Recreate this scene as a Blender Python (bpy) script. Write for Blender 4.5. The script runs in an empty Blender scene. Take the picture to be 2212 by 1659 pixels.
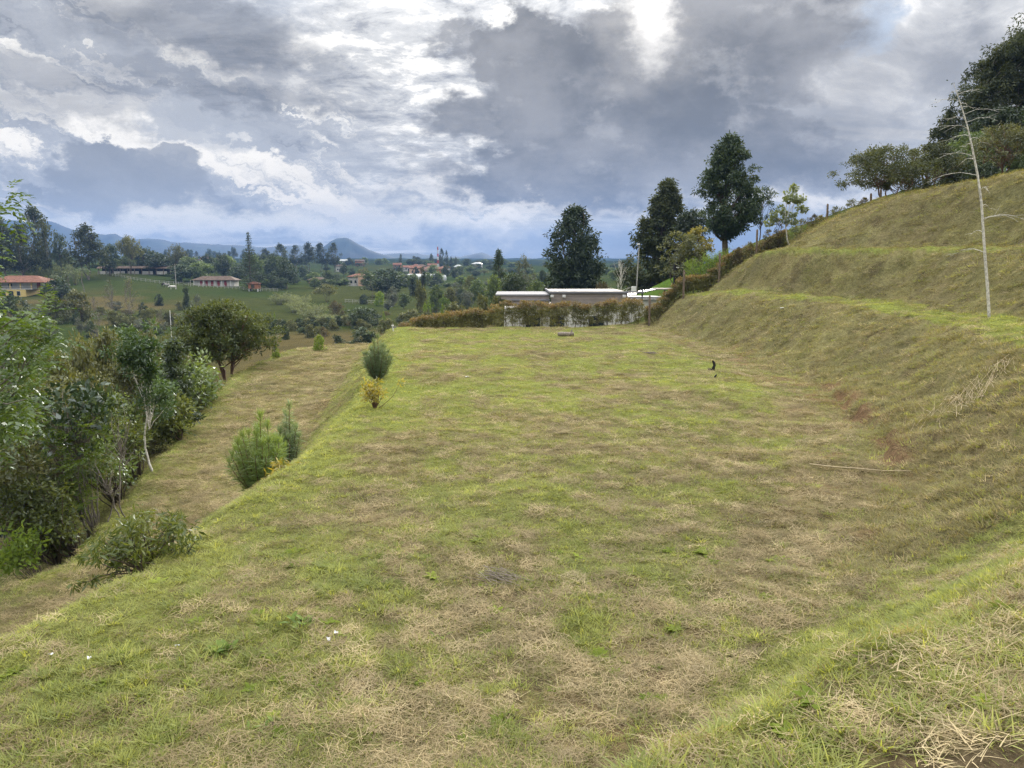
import bpy, bmesh, math, random
import numpy as np
from mathutils import Vector, Matrix
R = math.radians
SC = bpy.context.scene
COL = SC.collection

# ------------------------------------------------------------------ camera
PITCH = R(8.87)
cam = bpy.data.cameras.new('camera'); cam.lens = 27.06; cam.sensor_width = 36.0
cam.clip_start = 0.05; cam.clip_end = 20000
camo = bpy.data.objects.new('camera', cam); COL.objects.link(camo)
CAMZ = 4.0
camo.location = (0, 0, CAMZ); camo.rotation_euler = (math.pi/2 - PITCH, 0, 0)
SC.camera = camo

# ------------------------------------------------------------------ view, sun
SC.view_settings.view_transform = 'Standard'; SC.view_settings.look = 'None'
SC.view_settings.exposure = 0.88; SC.view_settings.gamma = 1.0
SUN_AZ, SUN_EL = R(9.8), R(17.0)            # behind the cloud, a little right of the view axis
sun = bpy.data.lights.new('sun', 'SUN'); sun.energy = 4.0; sun.angle = R(20); sun.color = (1.0, .93, .82)
suno = bpy.data.objects.new('sun', sun); COL.objects.link(suno)
sd = Vector((math.sin(SUN_AZ)*math.cos(SUN_EL), math.cos(SUN_AZ)*math.cos(SUN_EL), math.sin(SUN_EL)))
suno.rotation_euler = (-sd).to_track_quat('-Z', 'Y').to_euler()
SC.cycles.use_denoising = True; SC.cycles.denoising_prefilter = 'NONE'
SC.cycles.max_bounces = 6; SC.cycles.diffuse_bounces = 3; SC.cycles.glossy_bounces = 2
SC.cycles.transmission_bounces = 3; SC.cycles.transparent_max_bounces = 6; SC.cycles.volume_bounces = 0
SC.cycles.adaptive_threshold = .02
SC.cycles.use_light_tree = False

# ------------------------------------------------------------------ node helpers
class NT:
    def __init__(s, tree): s.t = tree; s.n = tree.nodes; s.l = tree.links
    def new(s, typ, **kw):
        n = s.n.new(typ)
        for k, v in kw.items(): setattr(n, k, v)
        return n
    def put(s, sock, v):
        if isinstance(v, bpy.types.NodeSocket): s.l.new(v, sock)
        elif v is not None: sock.default_value = v
    def math(s, op, a, b=None, c=None, clamp=False):
        n = s.new('ShaderNodeMath', operation=op, use_clamp=clamp)
        s.put(n.inputs[0], a); s.put(n.inputs[1], b); s.put(n.inputs[2], c); return n.outputs[0]
    def vmath(s, op, a, b=None, scale=None):
        n = s.new('ShaderNodeVectorMath', operation=op); s.put(n.inputs[0], a); s.put(n.inputs[1], b)
        if scale is not None: s.put(n.inputs['Scale'], scale)
        return n.outputs[0]
    def mix(s, f, a, b, blend='MIX', clamp=True):
        n = s.new('ShaderNodeMix', data_type='RGBA', blend_type=blend, clamp_factor=clamp)
        s.put(n.inputs[0], f); s.put(n.inputs[6], a); s.put(n.inputs[7], b); return n.outputs[2]
    def sstep(s, v, lo, hi, a=0.0, b=1.0):
        n = s.new('ShaderNodeMapRange', interpolation_type='SMOOTHSTEP'); s.put(n.inputs[0], v)
        n.inputs[1].default_value = lo; n.inputs[2].default_value = hi; n.inputs[3].default_value = a; n.inputs[4].default_value = b
        return n.outputs[0]
    def noise(s, vec, scale, detail=4, rough=.55, dist=0.0, color=False, lac=2.0):
        n = s.new('ShaderNodeTexNoise'); s.put(n.inputs['Vector'], vec); n.inputs['Scale'].default_value = scale
        n.inputs['Detail'].default_value = detail; n.inputs['Roughness'].default_value = rough
        n.inputs['Distortion'].default_value = dist; n.inputs['Lacunarity'].default_value = lac
        return n.outputs[1] if color else n.outputs[0]
    def comb(s, x, y, z):
        n = s.new('ShaderNodeCombineXYZ'); s.put(n.inputs[0], x); s.put(n.inputs[1], y); s.put(n.inputs[2], z); return n.outputs[0]
def C(r, g, b): return (r, g, b, 1.0)
def S(r, g, b):                                        # sRGB 0..255 -> linear
    f = lambda c: (c/255/12.92) if c <= 10 else ((c/255 + .055)/1.055)**2.4
    return (f(r), f(g), f(b), 1.0)
# ------------------------------------------------------------------ sky: Nishita behind broken cloud
world = bpy.data.worlds.new('World'); SC.world = world; world.use_nodes = True
W = NT(world.node_tree); W.n.clear()
nish = W.new('ShaderNodeTexSky', sky_type='NISHITA', sun_disc=False)
nish.sun_elevation = SUN_EL; nish.sun_rotation = SUN_AZ; nish.altitude = 2000; nish.dust_density = 1.5
tc = W.new('ShaderNodeTexCoord').outputs['Generated']
sep = W.new('ShaderNodeSeparateXYZ'); W.put(sep.inputs[0], tc)
dx, dy, dz = sep.outputs
az = W.math('ARCTAN2', dx, dy)                         # 0 along +Y, radians
el = W.math('ARCSINE', dz)
den = W.math('ADD', W.math('MAXIMUM', dz, 0.0), 0.13)  # cloud sheet seen in perspective
sheet = W.comb(W.math('DIVIDE', dx, den), W.math('DIVIDE', dy, den), 0.0)
ang = W.comb(az, W.math('MULTIPLY', el, 1.5), 0.0)
w1 = W.noise(ang, 5.0, 7, .62, color=True)
w3 = W.noise(ang, 24.0, 6, .62, color=True)
def offs(src, k):
    s_ = W.new('ShaderNodeSeparateXYZ'); W.put(s_.inputs[0], W.vmath('SCALE', W.vmath('SUBTRACT', src, (.5, .5, .5)), scale=k)); return s_.outputs
o1 = offs(w1, .26); o3 = offs(w3, .085)
azw = W.math('ADD', W.math('ADD', az, o1[0]), o3[0]); elw = W.math('ADD', W.math('ADD', el, W.math('MULTIPLY', o1[1], .55)), W.math('MULTIPLY', o3[1], .8))
azc = W.math('ADD', az, o3[0]); elc = W.math('ADD', el, o3[1])
def pix(px, py):                                      # where a feature of this sky stands, as (azimuth, elevation)
    a = (px-1106)/1662.5; b = (829.5-py)/1662.5
    f = math.cos(PITCH) + b*math.sin(PITCH); u = -math.sin(PITCH) + b*math.cos(PITCH)
    return math.atan2(a, f), math.atan2(u, math.hypot(a, f))
def blob(px, py, rx, ry, soft=.35, amt=1.0, rot=0.0, crisp=False):
    ca, ce = pix(px, py); k = 1/1662.5
    A, E = (azc, elc) if crisp else (azw, elw)
    X = W.math('SUBTRACT', A, ca); Y = W.math('SUBTRACT', E, ce)
    if rot:
        c, s_ = math.cos(rot), math.sin(rot)
        X2 = W.math('ADD', W.math('MULTIPLY', X, c), W.math('MULTIPLY', Y, s_))
        Y = W.math('SUBTRACT', W.math('MULTIPLY', Y, c), W.math('MULTIPLY', X, s_)); X = X2
    X = W.math('DIVIDE', X, rx*k); Y = W.math('DIVIDE', Y, ry*k)
    r = W.math('SQRT', W.math('ADD', W.math('MULTIPLY', X, X), W.math('MULTIPLY', Y, Y)))
    return W.sstep(r, 1-soft, 1+soft, amt, 0.0)
def union(*bs):
    o = bs[0]
    for b in bs[1:]: o = W.math('MAXIMUM', o, b)
    return o
# 1 blue sky of the Nishita texture behind a thin veil
blue = W.vmath('SCALE', nish.outputs[0], scale=.10)
base = W.mix(.75, blue, S(158, 174, 198))
# 2 layered streaks of high cloud across the whole sky
st = W.new('ShaderNodeMapping'); W.put(st.inputs[0], sheet); st.inputs['Rotation'].default_value = (0, 0, R(-24)); st.inputs['Scale'].default_value = (.50, 1.35, 1)
n_st = W.noise(st.outputs[0], 1.0, 8, .60, .3)
n_br = W.noise(st.outputs[0], 2.6, 9, .68, .4)
sky = W.mix(W.sstep(n_st, .36, .52, 0, .95), base, W.mix(W.sstep(n_br, .36, .62), S(130, 140, 158), S(174, 180, 190)))
warm = W.mix(W.sstep(el, .02, .20), S(250, 232, 200), S(252, 245, 230))
hi = W.math('MULTIPLY', W.sstep(n_br, .50, .62), W.sstep(n_st, .56, .40))
sky = W.mix(W.math('MULTIPLY', hi, .92), sky, warm)
# 3 left: pale streaked field with darker banks
lf = union(blob(330, 250, 520, 230, .5), blob(450, 410, 520, 90, .6, .95))
n_ls = W.noise(W.comb(W.math('MULTIPLY', azc, 2.6), W.math('ADD', W.math('MULTIPLY', elc, 15.0), W.math('MULTIPLY', az, 4.2)), 0.0), 1.45, 8, .64, .5)
lcol = W.mix(W.sstep(n_ls, .30, .48), S(122, 132, 150), W.mix(W.sstep(n_ls, .47, .58), S(166, 174, 186), warm))
sky = W.mix(W.math('MULTIPLY', lf, .95), sky, lcol)
lft = union(blob(520, 95, 270, 70, .5, .92, R(-14)), blob(620, 150, 120, 60, .45, .9), blob(110, 190, 230, 36, .7, .75, R(-7)), blob(640, 232, 330, 34, .6, .85, R(-7)), blob(150, 250, 200, 30, .7, .6))
sky = W.mix(lft, sky, W.mix(W.sstep(n_br, .36, .6), S(106, 114, 128), S(132, 140, 154)))
# 4 bright broken field around the hidden sun
n_al = W.noise(sheet, 4.6, 8, .70, .25)
glow = union(blob(880, 110, 190, 190, .6), blob(1010, 40, 230, 80, .6), blob(1250, -10, 200, 60, .6), blob(980, 290, 150, 130, .6, .9), blob(800, 200, 160, 60, .7, .8))
gcol = W.mix(W.sstep(n_al, .34, .50), S(140, 148, 162), W.mix(W.sstep(n_al, .49, .60), S(200, 203, 206), C(1.05, 1.01, .93)))
sky = W.mix(W.math('MULTIPLY', glow, .95), sky, gcol)
# 5 right: pale heaped cloud, a blue hole
n_r = W.noise(ang, 8.0, 8, .62, .4)
rgt = union(blob(1990, 70, 330, 200, .6), blob(1740, 440, 150, 80, .6, .95), blob(2260, 180, 300, 330, .6, .8), blob(1950, 330, 300, 120, .8, .6))
rcol = W.mix(W.sstep(n_r, .36, .52), S(152, 158, 168), W.mix(W.sstep(n_r, .50, .66), S(192, 195, 200), S(246, 244, 240)))
sky = W.mix(W.math('MULTIPLY', rgt, .92), sky, rcol)
sky = W.mix(union(blob(1895, 42, 36, 44, .5, .95, 0, True), blob(1845, 75, 16, 12, .6, .8, 0, True)), sky, S(158, 190, 228))
# 6 blue slot low under the dark cloud
sky = W.mix(union(blob(1240, 540, 300, 66, .4, .92), blob(1560, 560, 260, 110, .4, .9)), sky, S(128, 143, 164))
sky = W.mix(blob(1130, 520, 150, 26, .7, .7), sky, S(166, 182, 208))
rim = union(blob(1040, 462, 92, 13, .8, 1, R(4)), blob(1270, 437, 330, 14, .9, .95, R(-3)), blob(1660, 440, 170, 16, .8, .8), blob(1180, 592, 130, 7, .9, .6))
sky = W.mix(W.math('MULTIPLY', rim, .95), sky, S(252, 238, 214))
# 7 dark grey cloud masses
n_d = W.noise(ang, 5.0, 8, .60, .1)
n_e = W.noise(ang, 13.0, 7, .62, .1)
dark = union(blob(1290, 250, 255, 180, .16), blob(1580, 70, 250, 170, .3), blob(1500, 330, 340, 100, .30), blob(1130, 105, 110, 60, .2), blob(1800, 250, 260, 110, .7, .6),
             blob(1040, 262, 110, 70, .25, .95), blob(1230, 385, 300, 44, .3), blob(1330, 110, 130, 100, .2), blob(975, 95, 60, 26, .4, .8))
dcol = W.mix(W.sstep(n_d, .36, .62), S(104, 107, 112), S(146, 147, 151))
dcol = W.mix(W.math('MULTIPLY', W.sstep(n_e, .52, .68), .40), dcol, S(186, 187, 190))
sky = W.mix(W.math('MULTIPLY', dark, .97), sky, dcol)
sky = W.mix(blob(1385, 60, 80, 90, .95, .45), sky, S(206, 199, 188))
sky = W.mix(blob(1410, 35, 34, 66, .98, .85, 0, True), sky, C(1.05, 1.0, .93))
# 8 blue-grey cumulus low on the left, small puffs
cum = union(blob(290, 385, 135, 50, .12, 1, 0, True), blob(235, 345, 55, 36, .14, 1, 0, True), blob(345, 350, 75, 40, .14, 1, 0, True), blob(400, 455, 130, 20, .5, .9, 0, True),
            blob(68, 410, 17, 17, .25, .9, 0, True), blob(250, 430, 105, 34, .25, 1, 0, True))
sky = W.mix(W.math('MULTIPLY', cum, .88), sky, W.mix(W.sstep(n_d, .36, .6), S(128, 137, 150), S(150, 157, 167)))
tower = union(blob(420, 262, 95, 34, .25, .8, 0, True), blob(500, 290, 90, 26, .4, .6, 0, True))
sky = W.mix(tower, sky, S(168, 177, 190))
small = union(blob(570, 498, 26, 12, .3, .95, 0, True), blob(720, 462, 110, 26, .4, .6, 0, True))
sky = W.mix(small, sky, S(206, 206, 210))
sky = W.mix(blob(560, 482, 560, 24, .9, .9), sky, S(238, 228, 206))
lum = W.new('ShaderNodeRGBToBW'); W.put(lum.inputs[0], sky)
sky = W.mix(.58, sky, W.mix(1.0, W.comb(lum.outputs[0], lum.outputs[0], lum.outputs[0]), C(1.04, 1.0, .94), 'MULTIPLY', False))
# overhead the cover is neutral and, to light the ground, brightened towards the zenith beyond a real overcast, the same all round
sky = W.mix(W.sstep(el, .28, .60), sky, W.mix(W.sstep(n_br, .35, .65), S(188, 190, 194), S(230, 226, 218)))
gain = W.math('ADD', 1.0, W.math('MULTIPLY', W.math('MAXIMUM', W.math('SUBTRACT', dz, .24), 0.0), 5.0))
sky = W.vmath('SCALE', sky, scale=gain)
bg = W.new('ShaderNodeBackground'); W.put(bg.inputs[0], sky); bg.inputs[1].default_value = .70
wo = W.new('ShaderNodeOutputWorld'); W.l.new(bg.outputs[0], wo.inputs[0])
world.cycles.sampling_method = 'MANUAL'; world.cycles.sample_map_resolution = 512
# ------------------------------------------------------------------ noise on arrays
def _hash(ix, iy, seed):
    n = (ix.astype(np.int64)*374761393 + iy.astype(np.int64)*668265263 + seed*1442695041) & 0xffffffff
    n = ((n ^ (n >> 13))*1274126177) & 0xffffffff
    return ((n ^ (n >> 16)) & 0xffffff)/float(0xffffff)
def vnoise(x, y, seed=0):
    ix = np.floor(x); iy = np.floor(y); fx = x-ix; fy = y-iy
    ux = fx*fx*(3-2*fx); uy = fy*fy*(3-2*fy)
    ix = ix.astype(np.int64); iy = iy.astype(np.int64)
    a = _hash(ix, iy, seed); b = _hash(ix+1, iy, seed); c = _hash(ix, iy+1, seed); d = _hash(ix+1, iy+1, seed)
    return (a*(1-ux)+b*ux)*(1-uy) + (c*(1-ux)+d*ux)*uy
def fbm(x, y, scale, octs=4, seed=0, gain=.5):
    s = 0; a = 1; tot = 0; x = np.asarray(x, float)/scale; y = np.asarray(y, float)/scale
    for o in range(octs):
        s = s + a*vnoise(x, y, seed+o*17); tot += a; a *= gain; x = x*2.03+11.3; y = y*2.03-7.7
    return s/tot
def sm(v, lo, hi):
    t = np.clip((v-lo)/(hi-lo), 0, 1); return t*t*(3-2*t)

# ------------------------------------------------------------------ terrain
def ray(px, py):
    a = (px-1106)/1662.5; b = (829.5-py)/1662.5
    return a, math.cos(PITCH)+b*math.sin(PITCH), -math.sin(PITCH)+b*math.cos(PITCH)
def at(px, py, Y):                                   # the point of the place at distance Y seen in that direction
    a, f, u = ray(px, py); t = Y/f
    return a*t, Y, CAMZ+u*t
def K(*pts): return np.array(pts, float).T
kO = K((-40, -13), (0, -12), (15, -10.8), (17.2, -10.3), (22.7, -11.2), (33.7, -13.3), (40, -14.2), (45, -14), (50, -12.5))
kI = K((-40, -9), (0, -8.6), (10, -7.8), (19, -7.2), (27, -7.5), (34, -8.2), (44, -9), (50, -9.2))
zI = K((-40, -3.2), (0, -3.2), (10, -2.95), (19, -2.6), (34, -1.85), (45, -1.15), (50, -.95))
kL = K((-40, -6.4), (0, -6.2), (7.8, -5.5), (9.9, -4.9), (13.3, -4.5), (17.3, -4.3), (23.7, -4.4), (35, -5.4), (43.5, -6.3), (50, -7.8))
kT = K((-40, -7.5), (-6, -6), (0, -3.2), (3, -1), (5.6, 1.1), (7.1, 2.3), (8.5, 3.75), (10.5, 5.1), (13.6, 7.1), (17.3, 8.5), (24.6, 10.1), (35, 10.4), (45, 9.6), (52, 9))
kC1 = K((-40, -6), (-6, -4.6), (0, -1.9), (3.1, .75), (4.06, 2.1), (5.6, 4.3), (7.5, 6.9), (9, 8.4), (11.5, 9.7), (13.3, 9.9), (16, 11.4), (24, 13.7), (32, 14.5), (45, 12.7), (52, 11.8))
zC1 = K((-40, 2.6), (0, 2.3), (3, 1.9), (5.6, 1.62), (8.8, 1.75), (11.5, 2.1), (16, 2.2), (24, 2.2), (45, 2.45), (52, 1.9))
kT2 = K((-40, 4), (0, 6), (8.8, 11), (11.5, 12.4), (16, 13.6), (24, 15.4), (32, 16.2), (45, 13.8), (52, 12.8))
kC2 = K((-40, 8), (0, 10), (8, 14), (16, 16.6), (24, 18.1), (28, 18.7), (34, 18.6), (46, 15.0), (52, 15.5))
zC2 = K((-40, 4.8), (0, 4.7), (28, 4.55), (46, 4.85), (52, 3.9))
kC3 = K((-40, 15), (0, 17.5), (10, 20), (24, 22.5), (35, 22.7), (45, 21), (52, 20.2))
zC3 = K((-40, 8), (24, 8), (35, 8.05), (45, 7.65), (52, 6.5))
ip = lambda k, y: np.interp(y, k[0], k[1])
# far landscape: ground points (column, row, distance) of the valley and its hills
GP = [(50, 636, 265), (50, 700, 170), (-60, 640, 265), (-60, 720, 150), (-60, 575, 420), (250, 594, 330), (250, 660, 225), (300, 725, 120), (385, 632, 282), (470, 623, 300), (545, 634, 285), (540, 690, 190),
      (640, 735, 105), (760, 735, 112), (620, 622, 310), (720, 692, 170), (850, 682, 190), (850, 652, 245), (780, 622, 330), (600, 590, 560), (700, 588, 620), (880, 610, 430), (1000, 573, 800), (1000, 605, 440),
      (1100, 575, 900), (1120, 640, 230), (150, 575, 420), (400, 585, 440), (300, 566, 800), (100, 560, 900), (500, 563, 1500), (700, 562, 1700), (900, 563, 1500), (1100, 564, 1700), (1300, 566, 1700), (-300, 562, 1500), (1700, 560, 1700),
      (760, 560, 3800), (0, 560, 3800), (1300, 560, 3800), (2200, 560, 3800), (900, 700, 150), (1000, 690, 150), (460, 640, 250), (640, 585, 620), (1240, 640, 110), (1330, 640, 140), (1450, 610, 120)]
XP = [(-20, 5, -9), (-19, 20, -8.5), (-24, 36, -8.5), (-24, 56, -7.5), (-40, 20, -12), (-45, 60, -11), (-10, 66, -6.5), (2, 62, -2.3), (-5, 56, -4), (8, 62, -1.4), (14, 72, 2.6), (20, 64, 6.0), (30, 62, 9.5), (42, 60, 11.5),
      (40, 30, 11), (30, 20, 10), (25, 80, 5), (45, 100, 7), (0, 80, -4), (8, 92, -3), (60, 160, 2), (90, 90, 12), (30, -40, 9), (-30, -40, -8), (-60, -10, -13), (60, 0, 14), (120, 40, 14), (11, 58, .6), (16, 58, 3.6)]
pts = [at(*g) for g in GP] + XP
pts = np.array([(p[0], p[1], p[2]) for p in pts])
def uv(x, y):
    r = np.hypot(x, y)+1e-6
    return np.arctan2(x, y)*1.6, np.log(r+3)
_pu, _pv = uv(pts[:, 0], pts[:, 1])
_A = np.sqrt((_pu[:, None]-_pu[None])**2 + (_pv[:, None]-_pv[None])**2 + .02**2)
_wt = np.linalg.solve(np.block([[_A + np.eye(len(pts))*-.004, np.ones((len(pts), 1))], [np.ones((1, len(pts))), np.zeros((1, 1))]]), np.append(pts[:, 2], 0))
def far(x, y):
    u, v = uv(x, y); out = np.full(x.shape, _wt[-1])
    for i in range(len(pts)):
        out += _wt[i]*np.sqrt((u-_pu[i])**2+(v-_pv[i])**2+.05**2)
    return out
BUMPS = [(6.3, 23.7, 1.3, .26), (-1.9, 27.5, .7, .12), (5.3, 33, 1.2, .14), (7.4, 30.5, .8, .12), (-11.6, 23.5, 1.5, .3), (7.9, 17.4, .5, .12), (-1, 10.5, .8, .08), (4, 40, 1.5, .12), (1.0, 8.6, .5, .07), (2.4, 3.0, .45, .10), (-3.5, 30, 1.2, .1)]
def lerp(a, b, t): return a+(b-a)*t
def height(x, y):
    x = np.asarray(x, float); y = np.asarray(y, float)
    N = far(x, y)
    yc = np.clip(y, -40, 52)
    wob = (fbm(x, y, 3.0, 3, 5)-.5)*.45+(fbm(x, y, .6, 2, 8)-.5)*.22              # edges wander a little
    xs = [ip(kO, yc), ip(kI, yc), ip(kL, yc), ip(kT, yc), ip(kC1, yc), ip(kT2, yc), ip(kC2, yc), ip(kC2, yc)+1.0, ip(kC3, yc)]
    xs[3] = np.maximum(xs[3], xs[2]+.6)
    for i in range(4, 9): xs[i] = np.maximum(xs[i], xs[i-1]+.5)
    zi = ip(zI, yc); z1 = ip(zC1, yc); z2 = ip(zC2, yc); z3 = ip(zC3, yc)
    zs = [zi-.12, zi, 0*yc-.05, 0*yc, z1, z1+.12, z2, z2+.1, z3]
    X = x+wob
    z = np.where(X < xs[0], zs[0], zs[-1]+.12*np.clip(X-xs[-1], 0, 40))
    for i in range(8):
        t = np.clip((X-xs[i])/(xs[i+1]-xs[i]), 0, 1)
        k = (.55, .7)[int(i == 3)] if i in (1, 3) else .55 if i in (5, 7) else .2
        tt = lerp(t, t*t*(3-2*t), k)
        m = (X >= xs[i]) & (X < xs[i+1])
        z = np.where(m, zs[i]+(zs[i+1]-zs[i])*tt, z)
    # roadside drop on the left, with a narrow lower bench
    d = xs[0]-X
    drop = zs[0] - 1.0*sm(d, 0, .9) - .15*sm(d, .9, 2.0)
    drop = drop + (N-drop)*sm(d, 1.8, 8.5)
    z = np.where(d > 0, drop, z)
    # beyond the far boundary
    yb = 49.5 + 2.2*sm(x, 6, 12) - 1.6*sm(-x, 5, 13)
    z = lerp(z, N, sm(y, yb, yb+6.5))
    z = lerp(z, N, sm(X-xs[-1], 3, 20))
    # surface relief
    r = np.hypot(x, y)
    near = 1-sm(r, 60, 120)
    z = z + near*((fbm(x, y, 2.2, 4, 31)-.5)*.28 + (fbm(x, y, .45, 3, 77)-.5)*.075)
    bk = sm(X-xs[3], .0, .8)*near*sm(y, 8, 13)
    z = z + bk*((fbm(x, y, .55, 3, 141)-.5)*.27 + (fbm(x+.4*z, y, .22, 2, 151)-.5)*.09)
    z = z + (1-near)*((fbm(x, y, 60, 4, 91)-.5)*np.clip(r*.012, 0, 14))
    for bx, by, br, bh in BUMPS: z = z + bh*np.exp(-((x-bx)**2+((y-by)*.9)**2)/(br*br))
    # eroded lip of red soil along the toe of the bank
    lip = np.exp(-((X-xs[3]-.1)/.35)**2)*sm(y, 14, 16)*(1-sm(y, 23, 26))
    z = z + .27*sm(X-xs[3], -.12, .12)*(.5+fbm(x, y, .5, 2, 44))*(1-sm(X-xs[3], .3, 1.6))*sm(y, 14, 16)*(1-sm(y, 23, 26))
    return z
def hz(x, y): return float(height(np.array([x]), np.array([y]))[0])
def zone(x, y):                                      # where on the site a point lies
    yc = np.clip(y, -40, 52)
    return dict(O=ip(kO, yc)-x, I=ip(kI, yc)-x, L=x-ip(kL, yc), T=x-ip(kT, yc), C1=x-ip(kC1, yc), T2=x-ip(kT2, yc), C2=x-ip(kC2, yc), C3=x-ip(kC3, yc))
GREEN = np.array([.200, .230, .066]); MID = np.array([.190, .188, .076]); STRAW = np.array([.275, .230, .130]); THATCH = np.array([.125, .100, .050])
RED = np.array([.165, .100, .062]); SOIL = np.array([.075, .055, .040]); PAST = np.array([.042, .060, .020]); OLIVE = np.array([.185, .168, .088])
def lushness(x, y):
    """0 dry straw .. 1 fresh green, as the meadow is"""
    q = zone(x, y)
    n = .45*fbm(x, y, 3.4, 4, 3)+.55*fbm(x, y, .75, 3, 9)
    v = sm(n, .32, .66)*.8+.08*fbm(x, y, .25, 2, 15)
    crest = np.exp(-(q['L']/.9)**2)
    v = np.clip(v*.85+.12+.6*crest, 0, 1)
    v = np.where(q['L'] < -.4, v*.45+.42, v)                                   # bank above the track
    track = (q['I'] > -.3) & (q['O'] < 0)
    v = np.where(track, v*.36+.02+.5*np.exp(-(q['O']/.7)**2), v)
    bank = ((q['T'] > 0) & (q['C1'] < -.2) & (y > 9.5)) | ((q['T2'] > 0) & (q['C2'] < -.2)) | (q['C2'] > .8)
    v = np.where(bank, v*.45+.06, v)
    v = np.where((q['T'] > -2.0) & (q['T'] <= 0) & (y > 7), v*.5, v)
    terr = ((q['C1'] >= -.2) & (q['T2'] <= .2)) | ((q['C2'] >= -.2) & (q['C2'] <= .9))
    v = np.where(terr & (y > 9), np.clip(v*.5+.5, 0, 1), v)
    v = np.where((np.hypot(x, y) < 7.5) & (q['T'] < 0), v*.92, v)
    return v
def redness(x, y):
    q = zone(x, y); t = q['T']
    lip = 1.15*np.exp(-((t-.05)/.42)**2)*sm(y, 13.0, 15)*(1-sm(y, 24, 28))
    patch = sm(fbm(x, y, 1.1, 4, 55), .60, .70)*np.exp(-((t+.6)/1.4)**2)*.8
    edge = np.exp(-((-q['I']-.1)/.5)**2)*sm(fbm(x, y, 2.0, 3, 66), .52, .64)*sm(y, 22, 30)*.45
    return np.clip(lip*sm(fbm(x, y, .6, 3, 41), .35, .55) + patch + edge, 0, 1)
def darksoil(x, y):
    q = zone(x, y)
    near = sm(fbm(x, y, .55, 4, 23), .56, .66)*sm(q['C1'], .1, .8)*(1-sm(np.hypot(x, y), 10, 16))
    corner = np.exp(-(((x-2.0)/.62)**2+((y-2.65)/.42)**2))
    spots = sm(fbm(x, y, .5, 3, 29), .70, .76)*(1-sm(np.hypot(x, y), 12, 22))*.7
    bare = sm(fbm(x, y, .8, 4, 129), .64, .72)*sm(q['T'], .2, .8)*sm(y, 8, 12)*.55
    return np.clip(near*.8+corner*1.5+spots+bare, 0, 1)
def ground_colour(x, y):
    r = np.hypot(x, y); q = zone(x, y)
    lu = lushness(x, y)[:, None]; th = sm(fbm(x, y, .7, 4, 13), .35, .65)[:, None]
    dry = lerp(STRAW, THATCH, th)
    c = lerp(lerp(dry, MID, sm(lu, .05, .5)), GREEN, sm(lu, .45, .95))
    bank = (((q['T'] > 0) & (q['C1'] < -.2) & (y > 9.5)) | ((q['T2'] > 0) & (q['C2'] < -.2)) | (q['C2'] > .8))[:, None]
    c = np.where(bank, lerp(c, OLIVE*(.8+.5*th), .6), c)
    c = lerp(c, RED, redness(x, y)[:, None]*.85); c = lerp(c, SOIL, darksoil(x, y)[:, None]*.9)
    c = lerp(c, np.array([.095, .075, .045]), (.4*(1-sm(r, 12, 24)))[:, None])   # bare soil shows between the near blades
    # beyond the plot
    out = np.maximum(sm(q['O'], 1.5, 4), np.maximum(sm(y, 51, 54), sm(q['C3'], 4, 9)))[:, None]
    past = lerp(PAST, PAST*np.array([1.35, 1.1, 1.2]), sm(fbm(x, y, 30, 4, 101), .35, .65)[:, None])
    az = np.degrees(np.arctan2(x, y))
    brown = np.clip(sm(r, 60, 80)*(1-sm(r, 118, 150))*sm(az, -26, -18)*(1-sm(az, -9, -4)) + sm(fbm(x, y, 22, 3, 44), .38, .6)*sm(r, 120, 160)*(1-sm(r, 285, 320))*sm(az, -36, -31)*(1-sm(az, -25, -22)), 0, 1)[:, None]
    past = lerp(past, np.array([.105, .085, .042]), brown*.85)
    scrub = sm(fbm(x, y, 45, 4, 61), .50, .60)[:, None]*sm(r, 330, 450)[:, None]
    past = lerp(past, np.array([.035, .055, .022]), scrub)
    wood = (sm(r, 650, 1000)*sm(fbm(x, y, 160, 4, 171), .34, .5))[:, None]
    past = lerp(past, np.array([.026, .038, .020]), wood)
    under = ((1-sm(r, 55, 75))*sm(q['O'], 2, 4))[:, None]
    past = lerp(past, np.array([.07, .065, .035]), under)
    mound = np.exp(-((x-14)/9)**2-((y-70)/12)**2)[:, None]
    past = lerp(past, np.array([.09, .15, .03]), mound)
    return lerp(c, past, out)

def mesh_obj(name, verts, faces, mat=None, parent=None, smooth=False, loc=None):
    me = bpy.data.meshes.new(name); me.from_pydata([tuple(v) for v in verts], [], [tuple(f) for f in faces]); me.update()
    o = bpy.data.objects.new(name, me); COL.objects.link(o)
    if mat: me.materials.append(mat)
    if smooth: me.polygons.foreach_set('use_smooth', np.ones(len(me.polygons), bool))
    if parent: o.parent = parent
    if loc is not None: o.location = loc
    return o
def np_mesh(name, V, F, mat=None, smooth=False, attrs=None):
    """V (n,3), F (m,k) arrays; attrs {name: (kind, values per vertex)}"""
    me = bpy.data.meshes.new(name); n, m, k = len(V), len(F), F.shape[1]
    me.vertices.add(n); me.vertices.foreach_set('co', np.ascontiguousarray(V, np.float32).ravel())
    me.loops.add(m*k); me.loops.foreach_set('vertex_index', np.ascontiguousarray(F, np.int32).ravel())
    me.polygons.add(m); me.polygons.foreach_set('loop_start', np.arange(0, m*k, k, dtype=np.int32)); me.polygons.foreach_set('loop_total', np.full(m, k, np.int32))
    if smooth: me.polygons.foreach_set('use_smooth', np.ones(m, bool))
    me.update(calc_edges=True)
    for an, (kind, val) in (attrs or {}).items():
        a = me.attributes.new(an, kind, 'POINT')
        if kind == 'FLOAT_COLOR':
            c = np.ones((n, 4), np.float32); c[:, :3] = val; a.data.foreach_set('color', c.ravel())
        else: a.data.foreach_set('value', np.ascontiguousarray(val, np.float32))
    if mat: me.materials.append(mat)
    return me
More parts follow.
